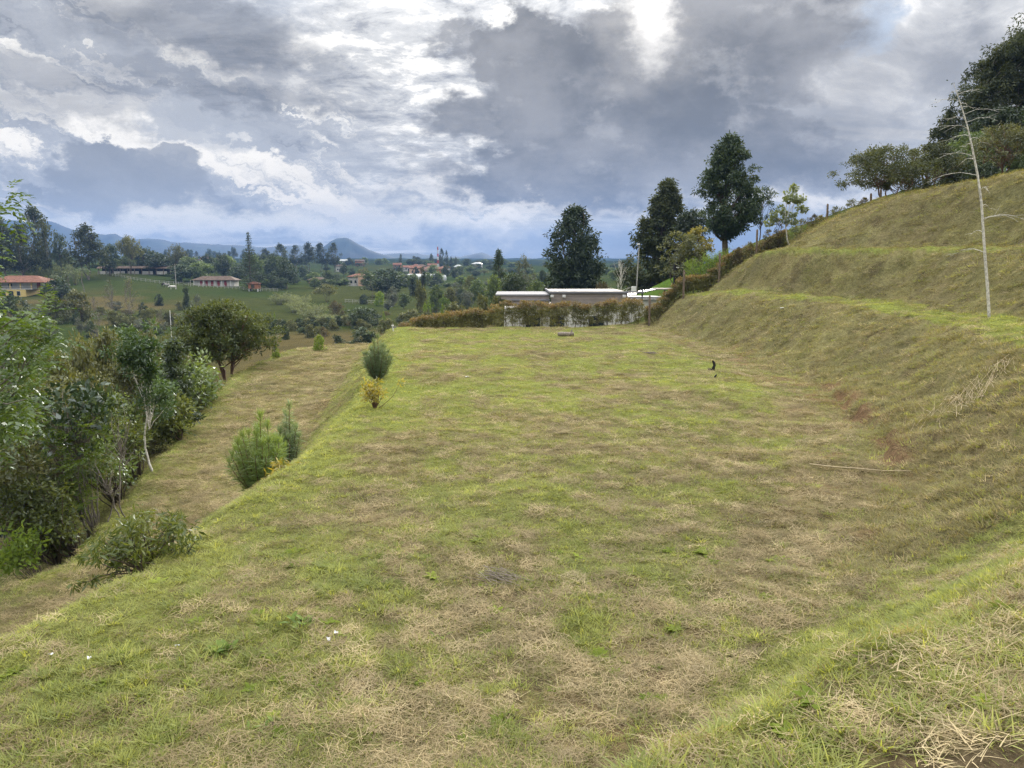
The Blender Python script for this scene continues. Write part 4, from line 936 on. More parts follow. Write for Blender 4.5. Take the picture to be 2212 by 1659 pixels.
bush_at('leafy_bush', (-11.0, 17.2, hz(-11.0, 17.2)), cl, 24, .15, .5, LM['bright'], bark, 'small bright green round leaved bush at the lower left corner of the thicket', 421, 'shrub', .02, 0, .2)
# thin saplings at the track edge
for i, (px, py, Y, tips, lb) in enumerate([(264, 1098, 19.4, [(262, 860), (240, 890), (285, 900), (250, 930), (290, 950), (225, 960), (300, 980), (245, 1000), (285, 1010), (262, 905)], 'tall thin sapling with few leaves at the track edge'),
      (212, 1108, 19.2, [(235, 990), (205, 985), (190, 1010), (228, 1030), (240, 1015)], 'short leaning sapling left of the tall thin one'),
      (256, 1098, 19.3, [(240, 1030), (222, 1045), (262, 1040), (215, 1060), (246, 1062)], 'dark stemmed small sapling between the two thin saplings')]):
    X = (px-1106)/1662.5*Y*1.03; cl = [(a, b_, Y+rp.normal(0, .2), .16) for a, b_ in tips for _ in range(2)]
    bush_at('sapling', (X, Y, hz(X, Y)), cl, 12, .07, .42, LM['olive'] if i else LM['mid'], bark_g, lb, 430+i, 'sapling', .022, .05, .1, hub=at(tips[0][0], (tips[0][1]+py)/2, Y), surf=.4)
# willow-leaved bush in front
b = (-5.25, 10.7, hz(-5.25, 10.7))
cl = []
for _ in range(64):
    a = rp.uniform(0, 2*math.pi); q = math.sqrt(rp.uniform()); px, py = 312+118*q*math.cos(a), 1162+62*q*math.sin(a)-.10*(px-312 if False else 0)
    py += .18*(312-px)*(px < 312)
    cl.append((px, py, 10.6+rp.normal(0, .4), .15))
cl += [(160, 1262, 10.2, .08), (200, 1250, 10.3, .10), (238, 1252, 10.3, .09), (180, 1200, 10.4, .1)]
bush_at('willow_leaf_bush', b, cl, 42, .125, .20, LM['willow'], bark, 'low bush with narrow drooping leaves on the edge of the lawn', 440, 'shrub', .03, .55, 0, .5, tintb=.5)
# young pines
def young_pine(name, H, Wd, seed, lm, label, loc, ns=16):
    r = np.random.default_rng(seed); paths = []; Ps, Ds = [], []
    for i in range(ns):
        a = i*2.4+r.normal(0, .3); q = Wd*.42*math.sqrt((i+.3)/ns); hh = H*(1-.55*(q/(Wd*.5))**1.3)*r.uniform(.82, 1.0) if i else H
        tip = np.array([q*math.cos(a), q*math.sin(a), hh]); p0 = np.array([0, 0, hh*.12*(i > 0)])
        n = 9; t = np.linspace(0, 1, n)[:, None]; P = p0+(tip-p0)*np.concatenate([t**.55, t**.55, t], 1)+r.normal(0, .008, (n, 3)); paths.append((P, np.linspace(.018 if i else .03, .006, n)))
        m = int(680*hh/H)
        k = r.uniform(.10, 1.0, m); seg = np.clip((k*(n-1)).astype(int), 0, n-2); f = (k*(n-1)-seg)[:, None]
        pp = P[seg]+(P[seg+1]-P[seg])*f
        az_ = r.uniform(0, 6.283, m); e_ = np.where(k > .9, r.uniform(.9, 1.4, m), r.uniform(-.15, .9, m))
        Ps.append(pp); Ds.append(np.stack([np.cos(az_)*np.cos(e_), np.sin(az_)*np.cos(e_), np.sin(e_)-.15], 1))
    P = np.concatenate(Ps); D = np.concatenate(Ds)
    V, F = leaf_quads(P, D, .21*r.uniform(.7, 1.3, len(P))*(H/2)**.5, .045, r, .03)
    fol = np_mesh(name+'_needles', V, F, lm, False, {'tint': ('FLOAT', np.repeat(np.clip(.25+.45*P[:, 2]/H+r.normal(0, .18, len(P)), 0, 1), 4))})
    V, F = tubes(paths, 5); return plant(name, (np_mesh(name+'_stem', V, F, bark_r, True), fol), loc, label, 'tree', parts=('stem', 'needles'))
X = (545-1106)/1662.5*17.0; young_pine('young_pine', 2.0, 1.62, 451, LM['pine'], 'bushy bright green young pine on the bank, nearest of the three pines', (X, 17.0, hz(X, 17.0)-.05), 26)
X = (612-1106)/1662.5*20.0; young_pine('young_pine', 1.9, .95, 452, LM['pine2'], 'slimmer bluish young pine just behind the nearest pine', (X, 20.0, hz(X, 20.0)-.05), 13)
X = (812-1106)/1662.5*27.5; young_pine('young_pine', 1.72, 1.3, 453, LM['pine2'], 'bluish green young pine at the crest of the bank behind the yellow shrub', (X, 27.5, hz(X, 27.5)-.05), 22)
# yellow shrubs
X = (805-1106)/1662.5*21.5; cl = [(805+rp.normal(0, 15), 845+rp.normal(0, 11), 21.5+rp.normal(0, .22), .13) for _ in range(30)]
bush_at('yellow_shrub', (X, 21.5, hz(X, 21.5)), cl, 20, .12, .28, LM['yellow'], bark_r, 'yellow leaved shrub in front of the farthest young pine', 460, 'shrub', .022, .2, .1, .6)
X = (598-1106)/1662.5*15.6; cl = [(612+rp.normal(0, 10), 1002+rp.normal(0, 5), 15.6, .10) for _ in range(9)]+[(588+rp.normal(0, 9), 1022+rp.normal(0, 7), 15.6, .10) for _ in range(6)]
bush_at('yellow_shrub', (X, 15.6, hz(X, 15.6)), cl, 14, .15, .2, LM['yellow'], bark_r, 'small shrub with drooping yellow leaves beside the nearest pine', 461, 'shrub', .014, .5, 0, .5, tintb=.7)
# umbrella-shaped tree past the track
X = (486-1106)/1662.5*41.0; z = hz(X, 41.0); zt = at(486, 656, 41.0)[2]; Hh = zt-z
plant('umbrella_tree', grow('umbrella_tree', Hh, 6.0, [(0, 0), (.30, .0), (.34, .30), (.5, .48), (.7, .5), (.9, .3), (1, .12)], .34, 460, 44, .16, .42, 470, bark_r, LM['slope'], .055, 16, .15, .035, 60, 4, .05, .1, twig=1), (X, 41.0, z), 'spreading umbrella shaped tree with dark forked trunk at the far edge of the track')
# brownish scrub trees of the near valley
BS = [(165, 722, 130, 40, 'oliveround', 'spreading olive scrub tree behind the glossy leafed tree'), (235, 712, 130, 46, 'oliveround', 'olive twiggy scrub tree above the paddle leaved bush'), (310, 716, 130, 44, 'oliveround', 'olive scrub tree behind the white stemmed tree'), (365, 730, 100, 52, 'umbrella', 'olive flat topped scrub tree left of the umbrella shaped tree'),
      (60, 712, 130, 38, 'oliveround', 'olive scrub behind the glossy tree at the left edge'), (270, 767, 130, 33, 'oliveround', 'low olive scrub nearest to the white stemmed tree'), (190, 797, 120, 30, 'oliveround', 'low olive scrub above the feathery bush'), (-20, 782, 150, 30, 'dark', 'dark scrub cut by the left picture edge'), (120, 762, 120, 28, 'oliveround', 'olive scrub just right of the glossy tree'),
      (340, 792, 110, 36, 'round', 'rounded green scrub tree between the white stemmed and the umbrella shaped tree'), (420, 762, 80, 46, 'oliveround', 'olive scrub under the left side of the umbrella shaped tree'), (230, 852, 110, 27, 'round', 'green scrub tree behind the thin saplings'), (140, 842, 110, 27, 'round', 'green scrub tree above the paddle leaved bush'), (60, 882, 110, 25, 'oliveround', 'olive scrub low behind the glossy tree'), (310, 872, 90, 29, 'oliveround', 'olive scrub directly behind the white stem'), (20, 972, 110, 22, 'dark', 'dark scrub at the left edge below the glossy leaves'), (250, 922, 90, 25, 'oliveround', 'olive scrub behind the feathery bush')]
for i, (px, top, w, Y, kd, lb) in enumerate(BS): vtree('scrub_tree', kd, px, top, w, Y, lb)
X = (372-1106)/1662.5*28; z = hz(X, 28.0); zt = at(372, 738, 28)[2]
plant('narrow_tree', grow('narrow_tree', zt-z, 2.3, 'column', .15, 150, 40, .15, .42, 481, bark, LM['dark'], .055, 12, .14, .012, 30, 1), (X, 28, z), 'dark narrow tree right of the white stemmed tree')
# ------------------------------------------------------------------ trees beyond the boundary and on the hill
def big(name, px, top, Y, wpx, prof, h0, ncl, per, leaf, asp, seed, lm, label, bk=bark, cr=.06, lobes=14, lobe_r=.12, trunk=.022, nlimb=40, stems=1, droop=.3, base=None, lean=0.0, twig=0, shell=.45, up=0.0):
    X = (px-1106)/1662.5*Y; z = hz(X, Y) if base is None else base; H = at(px, top, Y)[2]-z
    return plant(name, grow(name, H, wpx*Y/1662.5, prof, h0, ncl, per, leaf, asp, seed, bk, lm, cr, lobes, lobe_r, trunk, nlimb, stems, droop, up, .8, .03, (lean*Y/1662.5, 0), shell, .5, twig), (X, Y, z-.1), label)
big('cypress_tree', 1240, 445, 95, 150, [(0, .3), (.15, .46), (.35, .47), (.55, .42), (.72, .36), (.86, .24), (.96, .12), (1, .03)], .03, 620, 34, .42, .36, 501, LM['cyp'], 'tall broad cypress standing alone behind the modern house', cr=.05, lobes=60, lobe_r=.12)
big('cypress_tree', 1392, 388, 84, 150, [(0, .38), (.2, .47), (.4, .42), (.6, .33), (.8, .22), (.93, .13), (1, .04)], .02, 520, 36, .40, .34, 502, LM['euc'], 'tapering drooping cypress behind the lamp post, middle of the three tall ones', bark, .05, 50, .11, lean=44, droop=.5)
big('cypress_tree', 1562, 291, 72, 140, [(0, 0), (.18, .06), (.25, .36), (.35, .50), (.5, .50), (.62, .46), (.75, .38), (.87, .24), (.96, .13), (1, .03)], .16, 520, 36, .32, .34, 503, LM['cyp'], 'tallest dark cypress with bare trunk on the hillside', bark, .047, 50, .11, .03)
X = (1562-1106)/1662.5*72
big('broadleaf_tree', 1488, 452, 80, 80, 'round', .1, 150, 32, .30, .42, 504, LM['dark'], 'dark rounded tree between the two tallest cypresses', lobes=12)
big('broadleaf_tree', 1630, 402, 74, 78, [(0, 0), (.5, .1), (.55, .4), (.7, .5), (.85, .5), (1, .3)], .5, 60, 24, .28, .30, 506, LM['cyp'], 'sparse drooping side boughs right of the tallest cypress', lobes=7, droop=.6, nlimb=30, trunk=.012, twig=1)
big('yellowing_tree', 1460, 498, 63, 110, 'round', .25, 150, 30, .2, .42, 507, LM['olive'], 'yellowing olive tree in front of the dark rounded tree', lobes=12, stems=2, trunk=.018)
big('yellowing_tree', 1502, 490, 66, 70, 'round', .2, 110, 30, .2, .42, 508, LM['yellow'], 'small yellow green tree at the foot of the tallest cypress', lobes=10, stems=2, trunk=.015)
for i, (px, top) in enumerate(((1525, 528), (1548, 524), (1568, 535), (1510, 535))):
    X = (px-1106)/1662.5*58; z = hz(X, 58); zt = at(px, top, 58)[2]; nH, nW = NOM['plume']
    plant('bamboo', plume('bamboo', max(zt-z, 1.5), 1.8, 520+i, bark_g, LM['bright'], 26, .16), (X, 58, z-.1), 'feathery yellow green bamboo below the tallest cypress', 'bamboo', 'bamboo clumps below the tallest cypress')
big('bare_tree', 1337, 555, 72, 60, 'egg', .3, 26, 3, .08, .3, 525, LM['brown'], 'thin bare pale tree left of the lamp post', bark_w, lobes=0, trunk=.012, nlimb=26, twig=2)
# large-leaved tree with round clusters at its tips
tips = [(1335, 590), (1270, 650), (1330, 668), (1400, 680), (1215, 770), (1155, 820), (1255, 860), (1115, 885), (1378, 755), (1420, 780), (1320, 812), (1243, 802), (1345, 690), (1275, 690), (1160, 850), (1330, 880), (1340, 940)]
X = (1698-1106)/1662.5*51; b = (X, 51, hz(X, 51))
cl = [(1382.6+.25*a, 259.2+.25*c, 51+rp.normal(0, .4),   .21 if k < 9 else .16) for k, (a, c) in enumerate(tips)]
bush_at('large_leaf_tree', b, cl, 50, .20, .85, LM['cec'], bark_w, 'open tree with round clusters of big pale leaves on the ridge', 530, 'tree', .05, .6, 0, .9, hub=at(1697, 480, 51), surf=.25, tintb=.8)
# twiggy shrubs of the ridge line
RS = [(1612, 520, 40, 51.5, 'red'), (1650, 492, 44, 52, 'red'), (1672, 470, 30, 52.5, 'brown'), (1720, 470, 44, 52, 'red'), (1745, 462, 40, 52.5, 'brown'), (1790, 444, 44, 51.5, 'olive'), (1822, 428, 48, 51, 'olive'), (1850, 424, 30, 50, 'brown'), (1588, 530, 30, 52, 'brown'), (1760, 480, 30, 51.5, 'red')]
for i, (px, top, w, Y, lm) in enumerate(RS):
    X = (px-1106)/1662.5*Y; z = hz(X, Y); H = max(at(px, top, Y)[2]-z, .7)
    plant('ridge_shrub', grow('ridge_shrub', H, w*Y/1662.5, 'egg', .15, 60, 12, .10, .42, 540+i, bark, LM[lm], .07, 0, .2, .018, 36, 3, twig=2), (X, Y, z-.1), 'thin twiggy shrub in the gappy hedge along the ridge', 'shrub', 'twiggy shrubs along the ridge line')
big('umbrella_tree', 1893, 318, 47.5, 215, 'umbrella', .36, 330, 40, .14, .40, 560, LM['crest'], 'umbrella shaped tree with many stems on the crest of the hill', bark_r, .055, 16, .13, .03, 60, 4, 0)
big('umbrella_tree', 1985, 308, 50, 170, 'dome', .3, 200, 38, .15, .40, 561, LM['crest'], 'second olive tree on the crest, merging with the umbrella shaped one', bark_r, .055, 14, .13, .03, 40, 3, 0)
big('broadleaf_tree', 2060, 285, 55, 150, 'dome', .05, 230, 38, .20, .42, 562, LM['mid'], 'dense green tree at the right end of the crest', bark, .06, 14, .13)
big('broadleaf_tree', 2030, 330, 52, 110, 'dome', .02, 170, 36, .18, .42, 563, LM['dark'], 'dark green bush below the dense green tree on the crest', bark, .06, 12, .14)
big('gum_tree', 2012, 238, 68, 74, 'egg', .35, 110, 26, .30, .30, 564, LM['euc'], 'small gum tree standing left of the giant gum on the crest', bark_g, .06, 10, .12, droop=.6)
big('gum_tree', 2125, 62, 64, 260, [(0, .1), (.2, .3), (.35, .45), (.55, .5), (.75, .42), (.9, .25), (1, .08)], .08, 760, 44, .30, .32, 565, LM['euc'], 'giant dark gum tree at the upper right', bark_g, .045, 26, .10, .02, 60, 3, droop=.6, lean=40)
big('gum_tree', 2235, -30, 66, 280, [(0, .2), (.2, .4), (.5, .5), (.8, .4), (1, .1)], .05, 760, 44, .31, .32, 566, LM['euc'], 'tallest dark gum tree cut by the right picture edge', bark_g, .045, 26, .10, .02, 60, 3, droop=.6)
big('brown_tree', 2130, 265, 45, 150, 'umbrella', .35, 170, 34, .12, .42, 567, LM['olive'], 'olive brown spreading tree behind the utility pole on the crest', bark_r, .055, 12, .14, .03, 50, 3, twig=1)
big('broadleaf_tree', 2205, 318, 44, 110, 'dome', .02, 150, 36, .14, .42, 568, LM['mid'], 'green bush at the foot of the utility pole, right picture edge', bark, .06, 10, .14)
big('broadleaf_tree', 2090, 350, 44, 80, 'dome', .02, 110, 34, .13, .42, 569, LM['dark'], 'low dark bush on the crest left of the pale bare tree top', bark, .06, 10, .14)
big('broadleaf_tree', 2120, 232, 58, 150, 'dome', .05, 260, 38, .22, .42, 571, LM['dark'], 'dense dark tree under the giant gum, behind the brown tree', bark, .06, 14, .13)
big('broadleaf_tree', 2200, 225, 57, 150, 'dome', .05, 260, 38, .22, .42, 572, LM['mid'], 'dense green tree under the tallest gum at the right picture edge', bark, .06, 14, .13)
big('broadleaf_tree', 2060, 232, 62, 100, 'column', .05, 200, 38, .24, .42, 573, LM['dark'], 'dark upright tree between the small gum and the giant gum', bark, .06, 12, .13)
# bare pale tree on the first terrace
def bare_tree():
    r = np.random.default_rng(9); Y = 24.6; X0 = (2140-1106)/1662.5*Y*1.0; X0, _, _ = at(2140, 668, Y); z0 = hz(X0, Y)
    path = [(2140, 668), (2133, 620), (2128, 560), (2124, 500), (2120, 440), (2112, 380), (2100, 320), (2090, 275), (2080, 240), (2068, 205), (2060, 180)]
    P = np.array([at(a, c, Y) for a, c in path]); P[0][2] = z0-.2; P = P-np.array([X0, Y, z0]); Rr = np.interp(np.linspace(0, 1, len(P)), [0, .5, 1], [.048, .032, .005])
    e = empty('bare_tree', (X0, Y, z0)); V, F = tubes([(P, Rr)], 9); link('trunk', np_mesh('bare_trunk', V, F, bark_w, True), e)
    tw = []; tipl = []
    for k in range(22):
        f = np.clip(.24+.72*(k/21)**.85+r.normal(0, .02), .1, .98); i = min(int(f*(len(P)-1)), len(P)-2); s = P[i]+(P[i+1]-P[i])*(f*(len(P)-1)-i)
        a = r.uniform(0, 6.283); L = r.uniform(.6, 1.9)*(1.15-.75*f); d = np.array([math.cos(a), math.sin(a), 0])
        n = 7; t = np.linspace(0, 1, n)[:, None]; Q = s+d*L*t+np.array([0, 0, 1])*L*(.42*t-.50*t*t)+r.normal(0, .008, (n, 3)); Q[0] = s; tw.append((Q, np.linspace(.009, .0025, n)))
        for _ in range(3):
            j = r.integers(2, 6); q = Q[j]; d2 = d+r.normal(0, .5, 3)*np.array([1, 1, .4]); d2 /= np.linalg.norm(d2); l2 = L*r.uniform(.2, .45); t2 = np.linspace(0, 1, 4)[:, None]
            tw.append((q+d2*l2*t2-np.array([0, 0, .12])*l2*t2*t2, np.linspace(.0045, .0015, 4)))
        if f > .8: tipl.append(Q[-1])
    V, F = tubes(tw, 5); o = link('branch', np_mesh('bare_branches', V, F, bark_w, True), e); o['kind'] = 'stuff'
    tl = np.array(tipl); V, F, T = clump_leaves(np.concatenate([tl, P[-1:]]), np.full(len(tl)+1, .2), np.full(len(tl)+1, .5), 6, .07, .5, r); link('leaves', np_mesh('bare_leaves', V, F, LM['dark'], False, {'tint': ('FLOAT', T)}), e)
    tag(e, 'tall pale nearly leafless young tree standing on the terrace', 'tree')
bare_tree()
# ------------------------------------------------------------------ hedges: each plant a part
def hedge(name, path, label, Hh, step=.42, tint=('red', 'olive'), seed=0, gap=()):
    r = np.random.default_rng(seed); P = np.array(path, float); seg = np.hypot(*np.diff(P, axis=0).T); cum = np.concatenate([[0], np.cumsum(seg)]); n = int(cum[-1]/step)
    e = empty(name, (P[0][0], P[0][1], hz(*P[0])))
    var = []
    for v in range(5):
        m = 70; c = np.stack([r.normal(0, .17, m), r.normal(0, .17, m), np.clip(r.beta(1.25, .95, m)*.94+.08, 0, 1)], 1); tc_ = np.clip(.15+.25*r.uniform(0, 1, m)+.75*(c[:, 2] > .86)*r.uniform(.5, 1.1, m), 0, 1)
        keep_ = r.uniform(0, 1, m) < np.clip(.45+c[:, 2], 0, 1); c, tc_ = c[keep_], tc_[keep_]
        V, F, T = clump_leaves(c*np.array([1, 1, Hh]), np.full(len(c), .13), tc_, 16, .10, .45, r, .5, .0, .2)
        fol = np_mesh('hedge_foliage', V, F, LM['red'], False, {'tint': ('FLOAT', T)})
        ps = [limb((r.normal(0, .03), r.normal(0, .03), -.15), (r.normal(0, .10), r.normal(0, .08), Hh*r.uniform(.75, .95)), .018, .006, r, 6, 0) for _ in range(3)]
        V, F = tubes(ps, 5); var.append((np_mesh('hedge_stem', V, F, bark, True), fol))
    for i in range(n):
        s = (i+.5)*step+r.normal(0, .06); x = np.interp(s, cum, P[:, 0]); y = np.interp(s, cum, P[:, 1])+r.normal(0, .05)
        if any(g0 < s/cum[-1] < g1 for g0, g1 in gap) and r.uniform() < .6: continue
        w, f = var[r.integers(5)]
        pl = link('hedge_plant', w, e, (x-P[0][0], y-P[0][1], hz(x, y)-e.location[2]), r.uniform(0, 6)); sc_ = r.uniform(.88, 1.08); pl.scale = (1, 1, sc_)
        fo = link('foliage', f, pl)
    return tag(e, label, 'hedge')
hedge('hedge', [(-.6, 50.2), (3, 50.6), (6, 50.8), (8.8, 51.2)], 'clipped red tipped hedge across the far end of the lawn before the modern house', 1.62, .40, seed=3)
hedge('hedge', [(-9.2, 51.9), (-7, 51.5), (-5, 51.2), (-3, 50.9), (-.8, 50.4)], 'red topped hedge sloping down to the left from the far lawn corner', 1.4, .34, seed=4)
hedge('hedge', [(9.0, 51.4), (11, 52), (13, 52.4), (15, 52.6), (17, 52.8), (18.6, 52.8)], 'scruffy reddish hedge climbing the hill beside the terraces', 1.12, .32, seed=5)
# ------------------------------------------------------------------ buildings and small things
def box_vf(x0, x1, y0, y1, z0, z1):
    V = [(x0, y0, z0), (x1, y0, z0), (x1, y1, z0), (x0, y1, z0), (x0, y0, z1), (x1, y0, z1), (x1, y1, z1), (x0, y1, z1)]
    return V, [(0, 3, 2, 1), (4, 5, 6, 7), (0, 1, 5, 4), (1, 2, 6, 5), (2, 3, 7, 6), (3, 0, 4, 7)]
def box(name, par, mat, x0, x1, y0, y1, z0, z1, bev=0.0):
    V, F = box_vf(x0, x1, y0, y1, z0, z1); o = mesh_obj(name, V, F, mat, par)
    if bev: m = o.modifiers.new('bevel', 'BEVEL'); m.width = bev; m.segments = 2
    return o
def hip_roof(name, par, mat, x0, x1, y0, y1, z, h, over=.6, hip=True):
    x0 -= over; x1 += over; y0 -= over; y1 += over; d = (y1-y0)/2 if hip else 0; ym = (y0+y1)/2
    V = [(x0, y0, z), (x1, y0, z), (x1, y1, z), (x0, y1, z), (x0+d, ym, z+h), (x1-d, ym, z+h), (x0, y0, z-.18), (x1, y0, z-.18), (x1, y1, z-.18), (x0, y1, z-.18)]
    F = [(0, 1, 5, 4), (1, 2, 5), (2, 3, 4, 5), (3, 0, 4), (0, 6, 7, 1), (1, 7, 8, 2), (2, 8, 9, 3), (3, 9, 6, 0), (6, 9, 8, 7)]
    return mesh_obj(name, V, F, mat, par)
def roof_mat(name, col):
    m = simple_mat(name, col, .85, 1.2, .35); t = NT(m.node_tree); b = t.n['Principled BSDF']
    w = t.new('ShaderNodeTexWave'); w.inputs['Scale'].default_value = 2.2; w.bands_direction = 'X'; t.put(w.inputs[0], t.new('ShaderNodeTexCoord').outputs['Object'])
    bn = t.new('ShaderNodeBump'); bn.inputs['Strength'].default_value = .5; bn.inputs['Distance'].default_value = .1; t.put(bn.inputs['Height'], w.outputs[1]); t.put(b.inputs['Normal'], bn.outputs[0]); return m
M = dict(tile=roof_mat('roof_tile', (.19, .085, .055)), tile2=roof_mat('roof_brown', (.11, .075, .055)), white=simple_mat('wall_white', (.55, .54, .51), .8, 1.5, .12), yellow=simple_mat('wall_yellow', (.58, .45, .17), .8, 1.5, .12),
         brick=simple_mat('wall_brick', (.34, .15, .08), .85, 3, .25), pink=simple_mat('wall_pink', (.52, .33, .23), .8, 1.5, .12), glass=simple_mat('window_glass', (.02, .025, .03), .08, None, spec=.6), reddoor=simple_mat('door_red', (.20, .02, .025), .5),
         taupe=simple_mat('cladding_taupe', (.25, .215, .195), .7, 2, .10), metal=simple_mat('edge_metal', (.20, .20, .22), .8, None, spec=.05), concrete=simple_mat('concrete', (.30, .29, .27), .9, 4, .2), wood=simple_mat('post_wood', (.13, .10, .075), .9, 7, .4, .5),
         gh=simple_mat('greenhouse_film', (.36, .38, .38), .4, .3, .1), black=simple_mat('charred', (.012, .011, .010), .8, 12, .4), dark=simple_mat('dark_void', (.015, .014, .013), .9), panel=simple_mat('solar_panel', (.02, .025, .045), .15, None, spec=.6),
         redp=simple_mat('mast_red', (.42, .06, .04), .6), whitep=simple_mat('paint_white', (.58, .58, .56), .6), log=simple_mat('log_grey', (.20, .17, .14), .95, 9, .4, .6), straw=simple_mat('dry_stalk', (.46, .38, .24), .8, 12, .25), paper=simple_mat('litter', (.72, .74, .75), .5), white2=simple_mat('wall_limewash', (.40, .39, .36), .85, 1.2, .2), rail=simple_mat('rail_grey', (.30, .30, .28), .8), rope=simple_mat('wire', (.12, .12, .12), .6))
def place(name, px, Y, label, cat, rz=0.0, dz=0.0, group=None):
    X = (px-1106)/1662.5*Y; e = empty(name, (X, Y, hz(X, Y)+dz), rz); return tag(e, label, cat, group)
def windows(par, xs, y, z0, z1, w, wallname='window', mat=None, frame=True):
    for x in xs:
        f = box(wallname, par, M['whitep'] if mat is None else mat, x-w/2-.06, x+w/2+.06, y-.07, y+.02, z0-.06, z1+.06)
        if frame: box('pane', f, M['glass'], x-w/2, x+w/2, y-.10, y-.075, z0, z1)
# yellow house with a red roof
h = place('yellow_house', 42, 262, 'two storey yellow house with red tiled hip roof at the left', 'house')
W2 = 9.4
box('wall', h, M['yellow'], -W2, 3.2, 0, 8, -1, 2.6); box('upper_wall', h, M['white'], -W2+.1, W2-1, 2.2, 8, 2.6, 5.0); box('balcony_floor', h, M['white'], -W2, 5.6, -.1, 2.3, 2.55, 2.8)
hip_roof('roof', h, M['tile'], -W2, W2, 0, 9, 5.0, 2.1, .9)
for x in (-9, -5.5, -2, 1.5, 5.2): box('pillar', h, M['yellow'], x-.18, x+.18, .05, .4, 2.8, 4.85)
windows(h, (-7.5, -4.2, .8), 0, .5, 1.9, 1.1); windows(h, (-7, -3.2), 2.2, 3.3, 4.5, 1.4); box('door', h, M['glass'], -2.6, -1.0, -.06, .04, -.4, 2.0); box('door', h, M['reddoor'], 5.9, 7.1, 2.1, 2.3, 2.8, 4.8); box('railing', h, M['whitep'], -W2, 5.6, -.1, -.04, 3.4, 3.5)
# long white stable
h = place('long_stable', 300, 333, 'long low white stable with dark open bays on the hillside', 'stable', dz=-.3)
for i, x in enumerate((-15, -9, -3, 3, 9)): box('stall_wall', h, M['white2'], x, x+4.6, -.05, .15, 0, 1.35)
box('back_wall', h, M['dark'], -15.6, 15.6, 3, 3.3, 0, 2.6); hip_roof('roof', h, M['tile2'], -15.6, 15.6, 0, 4, 2.6, .9, .6, False)
for x in np.linspace(-15.4, 15.4, 11): box('post', h, M['wood'], x-.12, x+.12, -.35, -.11, 0, 2.5)
# stable with red doors
h = place('red_door_stable', 468, 302, 'white stable with dark tiled roof and row of dark red doors', 'stable', dz=-.2)
box('wall', h, M['white2'], -7.8, 7.8, 0, 5, 0, 2.5); hip_roof('roof', h, M['tile2'], -7.8, 7.8, 0, 5, 2.5, 1.5, .8)
for x in (-5, -2.9, -.8, 1.7, 4.4): box('door', h, M['reddoor'], x-.5, x+.5, -.08, .05, .1, 2.2)
for x in (-7.6, -3.9, .5, 3.2, 6.6): box('post', h, M['whitep'], x-.1, x+.1, -.7, -.5, 0, 2.4)
# brick hut on stilts
h = place('brick_hut', 551, 283, 'small orange brick hut on white stilts below the spired conifer', 'hut')
box('wall', h, M['brick'], -1.8, 1.8, 0, 3, 1.0, 2.9); hip_roof('roof', h, M['tile'], -1.8, 1.8, 0, 3, 2.9, .7, .35); box('hatch', h, M['tile2'], -.5, .5, -.05, .05, 1.3, 2.4)
for x in (-1.6, 1.6):
    for y in (.2, 2.8): box('stilt', h, M['whitep'], x-.18, x+.18, y-.18, y+.18, -.4, 1.0)
# pink house, shed
h = place('pink_house', 777, 330, 'salmon pink house with white front among the trees', 'house', dz=.2)
box('wall', h, M['white2'], -4.4, 0, 0, 6, 0, 3.4); box('annex_wall', h, M['pink'], .05, 4.2, -.6, 6, 0, 4.0); hip_roof('roof', h, M['tile'], -4.4, 4.2, 0, 6, 4.0, 1.2, .5); windows(h, (-3, -1.2), 0, 1.2, 2.4, .9); windows(h, (2, ), -.6, 1.5, 2.8, 1.0)
h = place('brown_shed', 688, 335, 'low shed with brown roof left of the pink house', 'shed'); box('wall', h, M['brick'], -3.4, 3.4, 0, 4, 0, 2.4); hip_roof('roof', h, M['tile2'], -3.4, 3.4, 0, 4, 2.4, 1.0); box('door', h, M['dark'], -.6, .6, -.05, .05, 0, 2.0)
# greenhouses
def greenhouse(px, Y, L, label, rz=0.0, n=3):
    h = place('greenhouse', px, Y, label, 'greenhouse', rz)
    for k in range(n):
        yy = k*5.2; V, F = [], []; ns = 8
        for i in range(ns+1):
            a = math.pi*i/ns
            for x in (-L/2, L/2): V.append((x, yy+2.6-2.6*math.cos(a), 1.6+1.9*math.sin(a)))
        for i in range(ns): F.append((2*i, 2*i+2, 2*i+3, 2*i+1))
        F += [tuple(range(0, 2*ns+2, 2)), tuple(range(2*ns+1, 0, -2))]
        mesh_obj('roof', V, F, M['gh'], h, False)
        box('wall', h, M['gh'], -L/2+.02, L/2-.02, yy+.03, yy+5.15, -.5, 1.6)
greenhouse(898, 455, 22, 'white plastic greenhouse left of the slim dark conifer', R(-6)); greenhouse(936, 420, 16, 'white plastic greenhouse right of the slim dark conifer', R(24)); greenhouse(585, 470, 16, 'pale greenhouse roof behind the spired conifer', R(-4), 2); greenhouse(340, 1150, 34, 'tiny white greenhouse on the distant village ridge', 0, 2)
